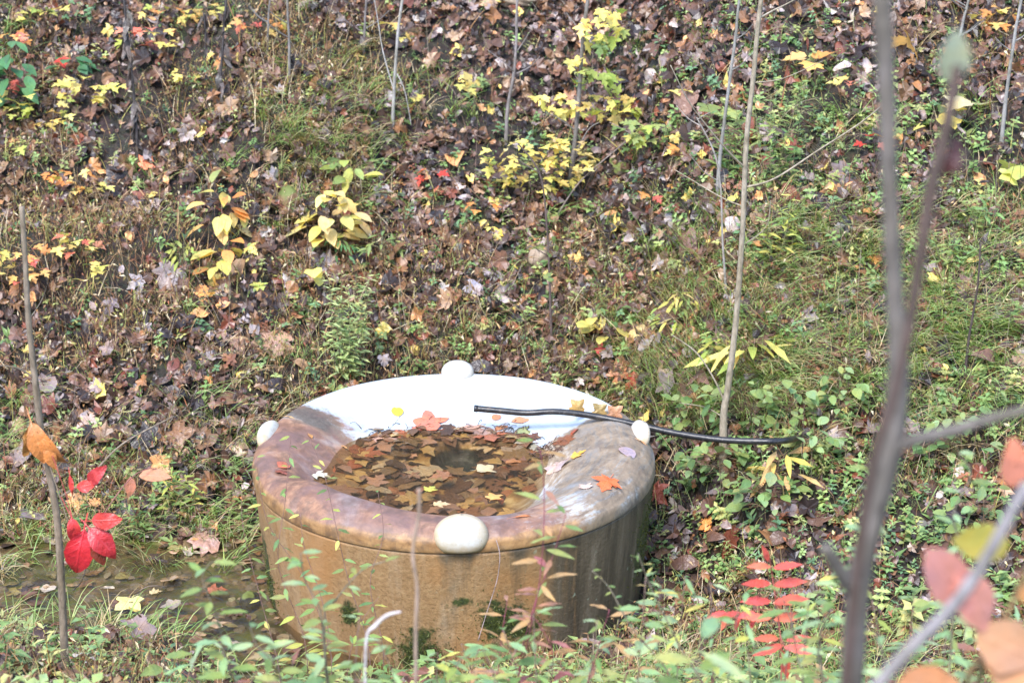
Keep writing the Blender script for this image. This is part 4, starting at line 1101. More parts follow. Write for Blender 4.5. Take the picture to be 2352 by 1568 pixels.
def herb(name, label, cat, poly, y, nleaf, leaf_px, shape, pals, col=(.25, .13, .1), sr=.0022, droop=.35, group=None, start=.12, bare_top=0, kind='live', taper=.5, whorl=1, sx=1.0, ground=True, lean_cam=0):
    """one stem given by picture points at its own distance; leaves alternate along it"""
    pts = [PV(px, py, y + lean_cam * i) for i, (px, py) in enumerate(poly)]
    b = pts[0]
    if ground:
        gz = Hs(b.x, b.y)
        if b.z > gz + .03: pts = [Vector((b.x + random.uniform(-.02, .02), b.y, gz - .02))] + pts
        else: pts[0] = Vector((b.x, b.y, gz - .02))
    root = thing(name, label, cat, tuple(pts[0]), group); tb = Tubes()
    tb.add(pts, sr, sr * .45, 6, 5, .05, col)
    L = smooth_line(pts, 8); cum = [0]
    for i in range(1, len(L)): cum.append(cum[-1] + (L[i] - L[i - 1]).length)
    vis = [i for i in range(len(L))]
    tot = cum[-1]; dist = (pts[-1] - Vector((0, 0, CAM_Z))).length; s0 = leaf_px * dist / F
    for k in range(nleaf):
        f = start + (1 - bare_top - start) * k / max(nleaf - 1, 1); t = f * tot
        j = max(1, min(len(L) - 1, int(np.searchsorted(cum, t)))); p = L[j - 1].lerp(L[j], (t - cum[j - 1]) / max(cum[j] - cum[j - 1], 1e-6))
        for w in range(whorl):
            a = k * 2.4 + w * 6.283 / whorl + random.uniform(-.4, .4)
            d = Vector((math.cos(a), math.sin(a) * .8, random.uniform(-droop, .25)))
            s = s0 * (1 - taper * f) * random.uniform(.8, 1.2)
            tb.add([p, p + d.normalized() * s * .12], sr * .5, sr * .4, 3, 1, 0, col)
            leaf(root, pts[0], p + d.normalized() * s * .1, d, Vector((0, -.3, 1)) + rv(.25), s, shape, pick(pick(pals)), kind, sx)
    tb.obj('stem', M['bark'], root, pts[0]); return root

# oval leaved plants on the bank
spray('yellow_shrub', 'cream yellow oval leaved plant beside the mossy rock', 'shrub', 752, 500, 78, 62, 34, 'oval', [CRM, CRM, YEL], .125, 20, (.2, .14, .1), sr=.004)
spray('yellow_shrub', 'red tinged yellow oval leaved plant left of the mossy rock', 'shrub', 508, 480, 52, 55, 20, 'oval', [CRM, YEL, LGR, ORG], .11, 20, (.25, .14, .1), sr=.004)
spray('yellow_shrub', 'pinkish yellow oval leaved plant below the red tinged one', 'shrub', 515, 590, 50, 42, 13, 'oval', [CRM, ORG, YEL], .12, 16, (.25, .14, .1), sr=.004)
spray('yellow_seedling', 'five large pale yellow leaves of a seedling above the feathery green weed', 'seedling', 728, 625, 36, 14, 5, 'round', [[(.74, .70, .22)]], .10, 26, (.2, .14, .1))
spray('broadleaf_weed', 'yellow green broad leaved weed above the cream yellow plant', 'weed', 805, 400, 38, 42, 12, 'oval', [LGR, YGR], .11, 28, (.25, .2, .1), sr=.004)
spray('broadleaf_weed', 'pale oblong leaf weed above the red tinged yellow plant', 'weed', 512, 380, 14, 14, 2, 'oval', [LGR], .12, 24, (.25, .2, .1))
spray('blue_green_shrub', 'blue green oval leaved shrub on the upper left edge', 'shrub', 26, 160, 44, 85, 34, 'oval', [BGR], .12, 26, (.25, .14, .08), sr=.004)
spray('blue_green_shrub', 'small blue green leaved sprig right of the larger shrub', 'shrub', 150, 148, 48, 22, 9, 'oval', [BGR], .10, 26, (.25, .14, .08))
spray('round_leaf_vine', 'vine with yellow round spotted leaves behind the tank', 'vine', 1395, 745, 42, 40, 6, 'round', [[(.55, .52, .16)]], .09, 20, (.2, .18, .1))
spray('round_leaf_vine', 'vine with small green oval leaves under the yellow round leaves', 'vine', 1395, 715, 44, 34, 10, 'oval', [GRN, LGR], .06, 14, (.2, .18, .1))
spray('tulip_seedling', 'tulip tree seedling with two green lobed leaves left of the tan sapling', 'seedling', 1625, 240, 38, 26, 3, 'tulip', [LGR], .15, 40, (.2, .14, .1), sr=.004)
spray('tulip_seedling', 'tulip tree seedling with large green lobed leaves between the blurred stems', 'seedling', 2145, 265, 40, 22, 3, 'tulip', [LGR, YGR], .155, 40, (.2, .14, .1), sr=.004)
spray('tulip_seedling', 'tulip tree seedling with yellow spotted lobed leaves at the right edge', 'seedling', 2318, 385, 34, 26, 3, 'tulip', [[(.50, .56, .18)]], .15, 46, (.2, .14, .1), sr=.004)
spray('maple_sprout', 'big pale maple leaf standing at the right top of the bank', 'leaf', 2230, 232, 22, 12, 2, 'sycamore', [[(.62, .58, .36)]], .14, 40, (.2, .14, .1))
spray('maple_sprout', 'large orange and yellow maple leaves left of the blurred grey trunk', 'leaf', 1870, 140, 40, 24, 3, 'sycamore', [ORG], .15, 46, (.25, .17, .12))
spray('maple_sprout', 'curled golden brown maple leaf right of the blurred grey trunk', 'leaf', 2095, 100, 26, 16, 2, 'sycamore', [[(.40, .25, .07)]], .16, 40, (.25, .17, .12), flat=.4)
spray('dark_green_weed', 'dark green bushy weed below the cream yellow plant', 'weed', 775, 570, 50, 30, 46, 'lance', [BGR, GRN], .07, 16, (.1, .12, .05))
spray('yellow_tip_weed', 'yellow green feathery weed in the middle of the matted grass', 'weed', 410, 578, 40, 24, 30, 'lance', [LGR, YGR], .08, 14, (.2, .2, .08))
spray('grey_green_weed', 'pale grey green leafy weed right of the feathery green weed', 'weed', 880, 565, 34, 44, 36, 'lance', [LGR], .075, 10, (.2, .2, .12))
spray('star_leaf_weed', 'yellow willow leaved sprig in front of the tan sapling', 'weed', 1720, 800, 66, 36, 16, 'lance', [YEL, YGR], .17, 26, (.3, .2, .12))
spray('star_leaf_weed', 'small yellow green sprig left of the willow leaved sprig', 'weed', 1650, 800, 30, 34, 18, 'lance', [YGR], .085, 18, (.3, .2, .12))
spray('star_leaf_weed', 'ochre star shaped sprig under the hose right of the tank', 'weed', 1790, 1075, 48, 42, 14, 'lance', [[(.55, .46, .14)], [(.6, .42, .2)]], .15, 20, (.3, .2, .12))
spray('yellow_tip_weed', 'pale yellow bushy weed right of the yellow round leaves', 'weed', 1560, 710, 62, 40, 44, 'lance', [LGR, YGR, CRM], .085, 14, (.25, .22, .1))
for (cx, cy, rx, ry, n, sz, lab) in [
    (1590, 935, 60, 60, 26, .065, 'honeysuckle with round green leaves just right of the tan sapling base'),
    (1700, 930, 80, 60, 34, .062, 'honeysuckle clump with pale green leaves above the hose'),
    (1650, 1060, 90, 50, 34, .065, 'honeysuckle clump with pale green leaves below the hose'),
    (1810, 930, 60, 60, 22, .062, 'honeysuckle clump left of the blurred grey trunk'),
    (1930, 900, 60, 70, 24, .06, 'honeysuckle clump hidden partly by the blurred grey trunk'),
    (1760, 1130, 70, 50, 24, .07, 'honeysuckle clump between the red sumac and the hose'),
    (2200, 1000, 100, 70, 34, .06, 'honeysuckle clump right of the blurred grey trunk'),
    (1870, 1015, 60, 36, 26, .06, 'honeysuckle clump where the black hose disappears'),
    (2260, 1180, 90, 70, 26, .06, 'honeysuckle clump under the blurred side branch')]:
    spray('honeysuckle', lab, 'vine', cx, cy, rx, ry, int(n * 1.5), 'oval', [LGR, [(.22, .34, .17), (.28, .40, .21)], GRN], sz * .92, 14, (.3, .2, .12), 'honeysuckle clumps right of the tank', sr=.002, flat=.65, sizej=.4, sx=1.25)

# feathery and upright weeds on the bank
def upright(label, cx, y0, y1, nst, w, leafpx, shape, pals, name='upright_weed', cat='weed', nl=26, droop=.3, col=(.22, .2, .1)):
    base = P(cx, y0); root = thing(name, label, cat, base); tb = Tubes()
    for s in range(nst):
        bx = cx + random.uniform(-w, w) * .5; tx = cx + random.uniform(-w, w); b = P(bx, y0 + random.uniform(-8, 4))
        top = clampz(PV(tx, y1 + random.uniform(0, (y0 - y1) * .35), b.y - .03), .06); mid = b.lerp(top, .5) + rv(.012)
        tb.add([b, mid, top], .0024, .001, 4, 4, 0, col); s0 = leafpx * 9 / F
        for k in range(nl):
            f = .1 + .9 * k / nl; p = b.lerp(mid, f * 2) if f < .5 else mid.lerp(top, f * 2 - 1)
            a = k * 2.4 + s; d = Vector((math.cos(a), math.sin(a), random.uniform(-droop, .5)))
            leaf(root, base, p, d, Vector((0, -.3, 1)) + rv(.3), s0 * (1 - .45 * f) * random.uniform(.8, 1.25), shape, pick(pick(pals)))
    tb.obj('stem', M['bark'], root, base)
FEA = [(.30, .42, .20), (.36, .46, .22), (.26, .38, .18)]
upright('tall feathery light green weed standing behind the left of the tank', 800, 885, 590, 13, 52, 34, 'lance', [FEA, [(.40, .50, .26), (.44, .50, .24)]], nl=36)
upright('tall grey green willow leaved weeds left of the tan sapling', 1660, 420, 210, 9, 70, 40, 'lance', [GRN, LGR], nl=16)
upright('tall willow leaved weeds just right of the tan sapling', 1800, 450, 170, 12, 80, 44, 'lance', [LGR, GRN], nl=16)
upright('yellow green willow leaved weed below the long twig of the tan sapling', 1800, 620, 430, 6, 50, 46, 'lance', [YGR, LGR], nl=16)
upright('green upright weed at the right edge under the yellow lobed leaves', 2260, 560, 420, 4, 44, 46, 'lance', [GRN, LGR], nl=14)
upright('light green upright weed in the shade right of the blurred stems', 2170, 640, 500, 3, 40, 38, 'lance', [LGR], nl=12)
upright('green leafy weed left of the tank at the stream bank', 420, 1180, 1050, 6, 90, 40, 'lance', [LGR, GRN, YGR], nl=14)
upright('light green weed leaning on the far stream bank', 320, 1240, 1110, 5, 70, 34, 'lance', [LGR, GRN], nl=14)
upright('sparse pale green weed between the bank and the left side of the tank', 540, 1200, 1060, 3, 30, 28, 'lance', [LGR], nl=12)

# grass tufts
def tuft(label, cx, cy, n, Lpx, az, spread, pal, name='grass_tuft', w=.0042):
    b = P(cx, cy); V = []; Fc = []; C = []
    for k in range(n):
        a = R(az) + random.gauss(0, spread); L = Lpx * 9 / F * random.uniform(.5, 1.1); p = Vector((random.gauss(0, .025), random.gauss(0, .02), -.01))
        up = random.uniform(.5, 1.1); d = Vector((math.cos(a), math.sin(a) * .5 - .15, 0)); side = Vector((-d.y, d.x, .4)).normalized(); col = jit(pick(pal), .25); base = len(V); seg = 6
        for i in range(seg + 1):
            t = i / seg; q = p + d * L * (t ** 1.3) * .85 + Vector((0, 0, 1)) * L * up * (t - .62 * t * t); ww = w * (1 - t * .9)
            gz = Hs(b.x + q.x, b.y + q.y) - b.z + .01
            if q.z < gz and i > 0: q.z = gz
            V += [tuple(q - side * ww), tuple(q + side * ww)]; C += [col, col]
        for i in range(seg): s = base + 2 * i; Fc += [s, s + 1, s + 3, s, s + 3, s + 2]
    o = link(name, mesh_np(name, np.array(V), Fc, M['herb'], np.array(C), smooth=True)); o.location = b
    tag(o, label, 'grass', 'grass tufts on the bank'); return o
GG = [(.20, .33, .10), (.28, .42, .15), (.36, .48, .20), (.15, .25, .08)]; GD = [(.42, .35, .22), (.50, .44, .31), (.34, .30, .17)]
for a in [
    ('green grass tuft arching behind the right rim of the tank', 1420, 935, 40, 90, 150, .5, GG),
    ('green grass tuft sprouting just behind the back knob', 1130, 860, 14, 60, 60, .8, GG),
    ('large drooping grass tuft left of the blurred grey trunk', 1990, 880, 60, 150, 200, .45, GG),
    ('bright arching grass clump filling the slope between the blurred stem and the right edge', 2230, 800, 90, 170, 200, .5, GG),
    ('fine light green grass clump between the tan sapling and the blurred trunk', 1850, 640, 90, 150, 190, .7, GG),
    ('light green grass clump just left of the tan sapling above the willow leaved sprig', 1610, 660, 80, 130, 100, .8, GG),
    ('long bright grass tuft at the right edge of the bank', 2340, 780, 110, 200, 195, .35, GG),
    ('upright grass tuft among fallen leaves left of the tan sapling', 1600, 540, 50, 90, 80, .9, GG),
    ('wide green grass tuft below the upright one beside the tan sapling', 1540, 590, 46, 130, 170, .5, GG),
    ('wispy pale grass tuft on the hump above the cream yellow plant', 720, 330, 60, 110, 250, .7, GD + GG[1:2]),
    ('straw coloured grass tuft left of the white barked sapling', 860, 300, 60, 90, 120, .9, GD),
    ('light green grass tuft at the foot of the white barked sapling', 930, 320, 40, 90, 270, .7, GG + GD),
    ('drooping straw grass tuft under the mossy rock', 650, 590, 60, 70, 270, .5, GD),
    ('green grass tuft hanging in front of the mossy rock', 635, 520, 22, 100, 250, .6, GG),
    ('grass tuft leaning into the stream near the cut sapling', 420, 1270, 22, 100, 240, .6, GG),
    ('grass tuft at the stream bank near the left side of the tank', 480, 1180, 26, 80, 290, .7, GG),
    ('thin grass tuft hanging over the stream at the left edge', 60, 1290, 12, 80, 300, .5, GG),
    ('grass tuft standing in the stream between leaf and sapling', 270, 1440, 16, 70, 90, .7, GG),
    ('yellowing grass tuft at the right edge near the black stump', 2230, 560, 34, 110, 60, .6, GG + GD),
    ('thin green grass tuft below the red maple seedling', 960, 500, 26, 60, 260, .8, GG),
]: tuft(*a)
# matching low sedge mounds in the background, too many and too alike to single out
def scatter_tufts():
    V = []; Fc = []; C = []
    for _ in range(1500):
        px, py = random.choice([(random.gauss(1800, 260), random.gauss(640, 150)), (random.gauss(1450, 300), random.gauss(760, 120)), (random.gauss(760, 120), random.gauss(300, 90)), (random.gauss(2180, 140), random.gauss(760, 160)), (random.gauss(1850, 300), random.gauss(720, 170)), (random.gauss(1650, 120), random.gauss(900, 60)), (random.gauss(400, 300), random.gauss(1050, 90)), (random.uniform(0, 2352), random.uniform(0, 1150)), (random.gauss(1500, 450), random.gauss(1570, 50)), (random.uniform(-50, 580), random.choice((1215, 1225, 1470, 1330)) + random.gauss(0, 18))])
        b = P(px, py)
        if math.hypot(b.x - TX, b.y - TY) < 1.05 or b.z < -.06: continue
        a0 = random.uniform(0, 6.28); pal = random.choice([GG, GG, GD])
        for k in range(random.randrange(6, 20)):
            a = a0 + random.gauss(0, 1.2); L = random.uniform(.12, .34) * (1.35 if px > 1500 else 1); d = Vector((math.cos(a), math.sin(a), 0)); side = Vector((-d.y, d.x, .3)).normalized(); col = jit(pick(pal), .25); base = len(V); p = b + Vector((random.gauss(0, .03), random.gauss(0, .03), -.01))
            for i in range(5):
                t = i / 4; q = p + d * L * t * .8 + Vector((0, 0, 1)) * L * (t - .65 * t * t); ww = .0028 * (1 - .9 * t); V += [tuple(q - side * ww), tuple(q + side * ww)]; C += [col, col]
            for i in range(4): s = base + 2 * i; Fc += [s, s + 1, s + 3, s, s + 3, s + 2]
    o = link('wild_grass', mesh_np('wild_grass', np.array(V), Fc, M['herb'], np.array(C))); tag(o, 'sparse wild grass among the fallen leaves of the bank', kind='stuff')
scatter_tufts()

# ------------------------------------------------------------------ saplings
def sapling(label, poly, rpx, col, branches=(), leaves=(), name='sapling', cat='sapling', y=None, knob=.04, lean=0.0):
    bx, by = poly[0]
    b = P(bx, by) if y is None else PV(bx, by, y)
    yy = b.y; k = (b - Vector((0, 0, CAM_Z))).length / F
    pts = [PV(px, py, yy + lean * i) for i, (px, py) in enumerate(poly)]; pts[0] = Vector((pts[0].x, pts[0].y, min(pts[0].z, Hs(pts[0].x, pts[0].y)) - .03)) if y is None else pts[0]
    if name == 'sapling' and not branches:
        branches = []
        for q in range(random.randrange(2, 5)):
            f = random.uniform(.3, 1) * (len(poly) - 1); j = min(int(f), len(poly) - 2); sx_ = poly[j][0] + (poly[j + 1][0] - poly[j][0]) * (f - j); sy_ = poly[j][1] + (poly[j + 1][1] - poly[j][1]) * (f - j); dd = random.choice((-1, 1)); LL = random.uniform(25, 70)
            branches.append(([(sx_, sy_), (sx_ + dd * LL * .5, sy_ - LL * .3), (sx_ + dd * LL, sy_ - LL * random.uniform(.5, .9))], 1.5))
    rpx = (rpx[0] * 1.45,) + tuple(rpx)
    if y is not None: pts = [Vector((pts[0].x, pts[0].y, Hs(pts[0].x, pts[0].y) - .05)), pts[0].lerp(Vector((pts[0].x, pts[0].y, Hs(pts[0].x, pts[0].y))), .4)] + pts
    if poly[-1][1] <= 5: pts.append(pts[-1] + (pts[-1] - pts[-2]).normalized() * .9 + Vector((.03, .02, 0))); pts.append(pts[-1] + Vector((.05, 0, .7)))
    root = thing(name, label, cat, tuple(pts[0])); t = Tubes(); rs = [r * k * (.64 if by < 600 else .9) for r in rpx]; col = tuple(v * (.72 if by < 600 else .85) for v in col)
    t.add(pts, rs[0], rs[-1], 10, 8, knob, col, rs=rs if len(rs) > 2 else None); t.obj('trunk', M['bark'], root, pts[0])
    for br in branches:
        bp, r = br[0], br[1]; dy = br[2] if len(br) > 2 else random.uniform(-.06, .06)
        q = [PV(px, py, yy + dy * i) for i, (px, py) in enumerate(bp)]
        t = Tubes(); t.add(q, r * k, r * k * .45, 6, 5, .05, col); t.obj('branch', M['bark'], root, pts[0])
    for (cx, cy, rx, ry, n, shape, pals, sz) in leaves:
        for i in range(n):
            a = random.uniform(0, 6.28); q = math.sqrt(random.random()); p = PV(cx + rx * q * math.cos(a), cy + ry * q * math.sin(a), yy + random.uniform(-.12, .12)); p = clampz(p, .03)
            leaf(root, pts[0], p, rv(.6) + Vector((0, -.4, -.3)), Vector((0, -.35, 1)) + rv(.25), sz * random.uniform(.75, 1.2), shape, pick(pick(pals)))
    return root
sapling('slender tan barked sapling with long side twigs right of the tank', [(1662, 1090), (1662, 960), (1672, 890), (1690, 740), (1706, 520), (1714, 330), (1730, 180), (1748, 0)], (9, 8, 7, 6.5, 6, 5.5, 5, 5), (.36, .30, .22),
        [([(1744, 42), (1775, 25), (1810, 8), (1850, -15)], 2.4), ([(1735, 190), (1800, 180), (1890, 140)], 1.6), ([(1714, 430), (1780, 410), (1880, 345), (1980, 280), (2045, 225)], 2.6), ([(1711, 385), (1670, 345), (1620, 285), (1580, 230), (1540, 150)], 2.2),
         ([(1709, 475), (1660, 455), (1600, 420), (1550, 390)], 2.0), ([(1668, 930), (1640, 870), (1600, 810), (1545, 770)], 2.6), ([(1664, 960), (1620, 935), (1560, 925)], 1.6), ([(1712, 560), (1760, 520), (1770, 460)], 1.5)])
sapling('pale grey thin sapling just behind the slender tan one', [(1648, 470), (1652, 380), (1670, 230), (1690, 80), (1698, 0)], (6, 5, 4.5, 4), (.34, .32, .30))
sapling('crooked thin grey sapling crossing left of the tan one', [(1672, 700), (1660, 560), (1655, 430), (1640, 350), (1600, 270)], (2.6, 2.4, 2.2, 1.6), (.34, .30, .27))
sapling('white barked thin sapling at the top left of centre', [(900, 310), (905, 210), (912, 100), (924, 0)], (5.5, 5, 4.5, 4.5), (.46, .43, .40), [([(912, 170), (930, 210), (945, 290)], 1.8), ([(905, 210), (880, 120), (870, 60), (860, 0)], 2)])
sapling('straight grey sapling with two spreading twigs at the top centre', [(1162, 330), (1166, 250), (1180, 170), (1186, 90), (1188, 0)], (5.5, 5, 4.5, 4), (.30, .26, .25),
        [([(1186, 170), (1215, 155), (1240, 130)], 2), ([(1184, 168), (1160, 145), (1120, 115)], 1.6), ([(1186, 120), (1200, 100), (1225, 60)], 1.5)])
sapling('grey sapling carrying yellow green maple leaves right of centre', [(1306, 440), (1318, 350), (1330, 220), (1338, 100), (1350, 0)], (8, 7.5, 6.5, 6, 5), (.25, .22, .20),
        [([(1316, 370), (1350, 300), (1380, 280)], 2.4), ([(1332, 200), (1390, 170), (1440, 160)], 2), ([(1340, 90), (1320, 55), (1300, 30)], 2), ([(1322, 300), (1280, 270), (1230, 250)], 2), ([(1340, 60), (1400, 20)], 1.6)],
        [(1385, 55, 70, 36, 16, 'maple', [YEL, YGR], .078), (1375, 95, 40, 26, 10, 'maple', [LGR, YGR], .09), (1360, 180, 60, 26, 14, 'maple', [LGR, YGR], .08), (1290, 235, 70, 30, 16, 'maple', [YEL], .08), (1400, 240, 60, 30, 11, 'maple', [YEL, YGR], .075), (1320, 150, 20, 20, 3, 'maple', [YEL], .08)])
sapling('grey sapling near the right edge of the bank', [(2298, 350), (2310, 230), (2328, 100), (2346, 0)], (6, 5, 4.5, 4.5), (.36, .34, .32))
sapling('thin grey sapling at the top near the right blurred stem', [(2190, 130), (2210, 60), (2225, 0)], (4.5, 4, 3.5), (.36, .34, .32))
sapling('thin grey sapling at the top left, right one of a close pair', [(664, 190), (664, 90), (660, 0)], (4, 3.5, 3), (.28, .25, .23))
sapling('thin grey sapling at the top left, left one of a close pair', [(612, 130), (616, 60), (620, 0)], (3.5, 3, 3), (.28, .25, .23))
sapling('short grey sapling at the top right of the close pair', [(834, 120), (838, 60), (842, 0)], (4, 3.5, 3), (.26, .23, .22))
sapling('thin dark stem at the right with a slight bend beside the grass', [(2215, 880), (2225, 780), (2245, 660), (2252, 560)], (3, 2.6, 2), (.08, .055, .05))
sapling('thin twiggy stem rising behind the back knob of the tank', [(1268, 800), (1262, 640), (1256, 520), (1240, 400), (1190, 330)], (2.6, 2.2, 1.8), (.13, .09, .08), leaves=[(1262, 600, 16, 90, 9, 'round', [LGR], .04)])
sapling('thin leaning grey branch reaching up from the dense yellow seedling', [(1270, 500), (1330, 420), (1420, 340), (1480, 290)], (2.4, 2, 1.6), (.34, .27, .24))

def stalk(label, poly, rag):
    r = sapling(label, poly, (4, 3.5, 3), (.075, .062, .062), name='withered_stalk', cat='stalk'); base = r.location
    for k in range(rag):
        f = random.uniform(.1, 1); i = f * (len(poly) - 1); j = min(int(i), len(poly) - 2); px = poly[j][0] + (poly[j + 1][0] - poly[j][0]) * (i - j); py = poly[j][1] + (poly[j + 1][1] - poly[j][1]) * (i - j)
        p = clampz(PV(px + random.uniform(-6, 6), py, base.y), .02); leaf(r, base, p, Vector((random.gauss(0, .25), random.gauss(0, .2), -1)), rv(1), random.uniform(.06, .13), 'lance', (.085, .07, .068), 'dead', 1.5)
stalk('tall black withered stalk with hanging dead leaves at the upper left', [(318, 380), (310, 250), (298, 120), (285, 0)], 34)
stalk('shorter dark withered stalk right of the tall black one', [(500, 250), (510, 130), (520, 0)], 22)
stalk('brown withered stalk beside the shorter dark one', [(470, 160), (472, 90), (468, 30)], 12)

# cut sapling in the left foreground
sapling('cut bare sapling with a few red leaves in the left foreground', [(150, 1545), (144, 1400), (132, 1200), (112, 1080), (95, 1000), (84, 900), (66, 740), (58, 600), (50, 475)], (11, 10, 9, 8.5, 8, 8, 7, 6, 6), (.27, .21, .15), y=6.35,
        branches=[([(80, 868), (40, 845), (-10, 838)], 2.4), ([(140, 1140), (200, 1100), (280, 1020), (400, 955)], 3), ([(96, 1010), (118, 1080), (160, 1210)], 2)])
RL = thing('red_leaf_shoot', 'shoot with crimson leaves hanging from the cut sapling at left', 'shoot', PV(150, 1180, 6.2))
_b = RL.location.copy(); _t = Tubes(); _t.add([PV(140, 1140, 6.35), PV(160, 1180, 6.25), PV(185, 1230, 6.2)], .003, .0015, 5, 4, 0, (.35, .06, .05)); _t.add([PV(118, 1040, 6.3), PV(150, 1130, 6.25), PV(170, 1200, 6.2)], .002, .001, 5, 4, 0, (.35, .06, .05)); _t.obj('stem', M['bark'], RL, _b)
for (px, py, L, dx, dz, sh, c, nx) in [(192, 1218, 118, -.25, -1, 'oval', (.48, .025, .04), .1), (205, 1212, 92, .5, -.55, 'oval', (.38, .025, .035), .5), (205, 1110, 62, .4, .5, 'oval', (.42, .04, .05), -.3), (165, 1190, 60, .1, -1, 'oval', (.50, .04, .05), .6),
                                       (208, 1196, 72, 1, .1, 'oval', (.42, .05, .05), .2), (175, 1120, 48, .9, .25, 'oval', (.60, .06, .06), .2), (215, 1235, 70, .35, -.9, 'oval', (.22, .04, .025), .7), (160, 1090, 50, .1, -1, 'lance', (.55, .06, .06), .3)]:
    p = PV(px, py, 6.2); s = L * 1.0 * 6.9 / F
    leaf(RL, _b, p, Vector((dx, -.15, dz)), Vector((nx, -1, .25)), s, sh, c, 'dead', sx=1.1)
DL = thing('dried_leaf_cluster', 'orange brown dried leaf cluster hanging on the cut sapling', 'leaf', PV(75, 975, 6.3)); _b = DL.location.copy()
for (px, py, L, dx, dz, nx) in [(72, 970, 95, .25, -1, .3), (80, 985, 100, .5, -.9, -.4), (68, 980, 70, -.15, -1, .8), (105, 1020, 60, .3, -1, .2)]:
    leaf(DL, _b, PV(px, py, 6.3), Vector((dx, -.1, dz)), Vector((nx, -1, .2)), L * 1.1 * 6.9 / F, 'oval', (.42, .19, .07), 'dead', .85)
_t = Tubes(); _t.add([PV(78, 960, 6.3), PV(92, 990, 6.33)], .003, .003, 5, 2, 0, (.3, .16, .1)); _t.obj('stalk', M['bark'], DL, _b)
SL = thing('twig', 'thin red twig with two salmon leaves right of the cut sapling', 'twig', PV(345, 1350 - 260, 6.9)); _b = SL.location.copy()
_t = Tubes(); _t.add([PV(170, 1290, 6.6), PV(280, 1120, 6.75), PV(345, 1075, 6.85), PV(395, 1095, 6.9)], .0028, .0015, 5, 4, 0, (.3, .12, .1)); _t.obj('stem', M['bark'], SL, _b)
leaf(SL, _b, PV(318, 1090, 6.85), Vector((1, -.1, .02)), Vector((0, -.6, 1)), .13, 'oval', (.66, .30, .20)); leaf(SL, _b, PV(300, 1095, 6.85), Vector((-.1, -.1, -1)), Vector((.4, -1, .3)), .085, 'oval', (.62, .28, .22))

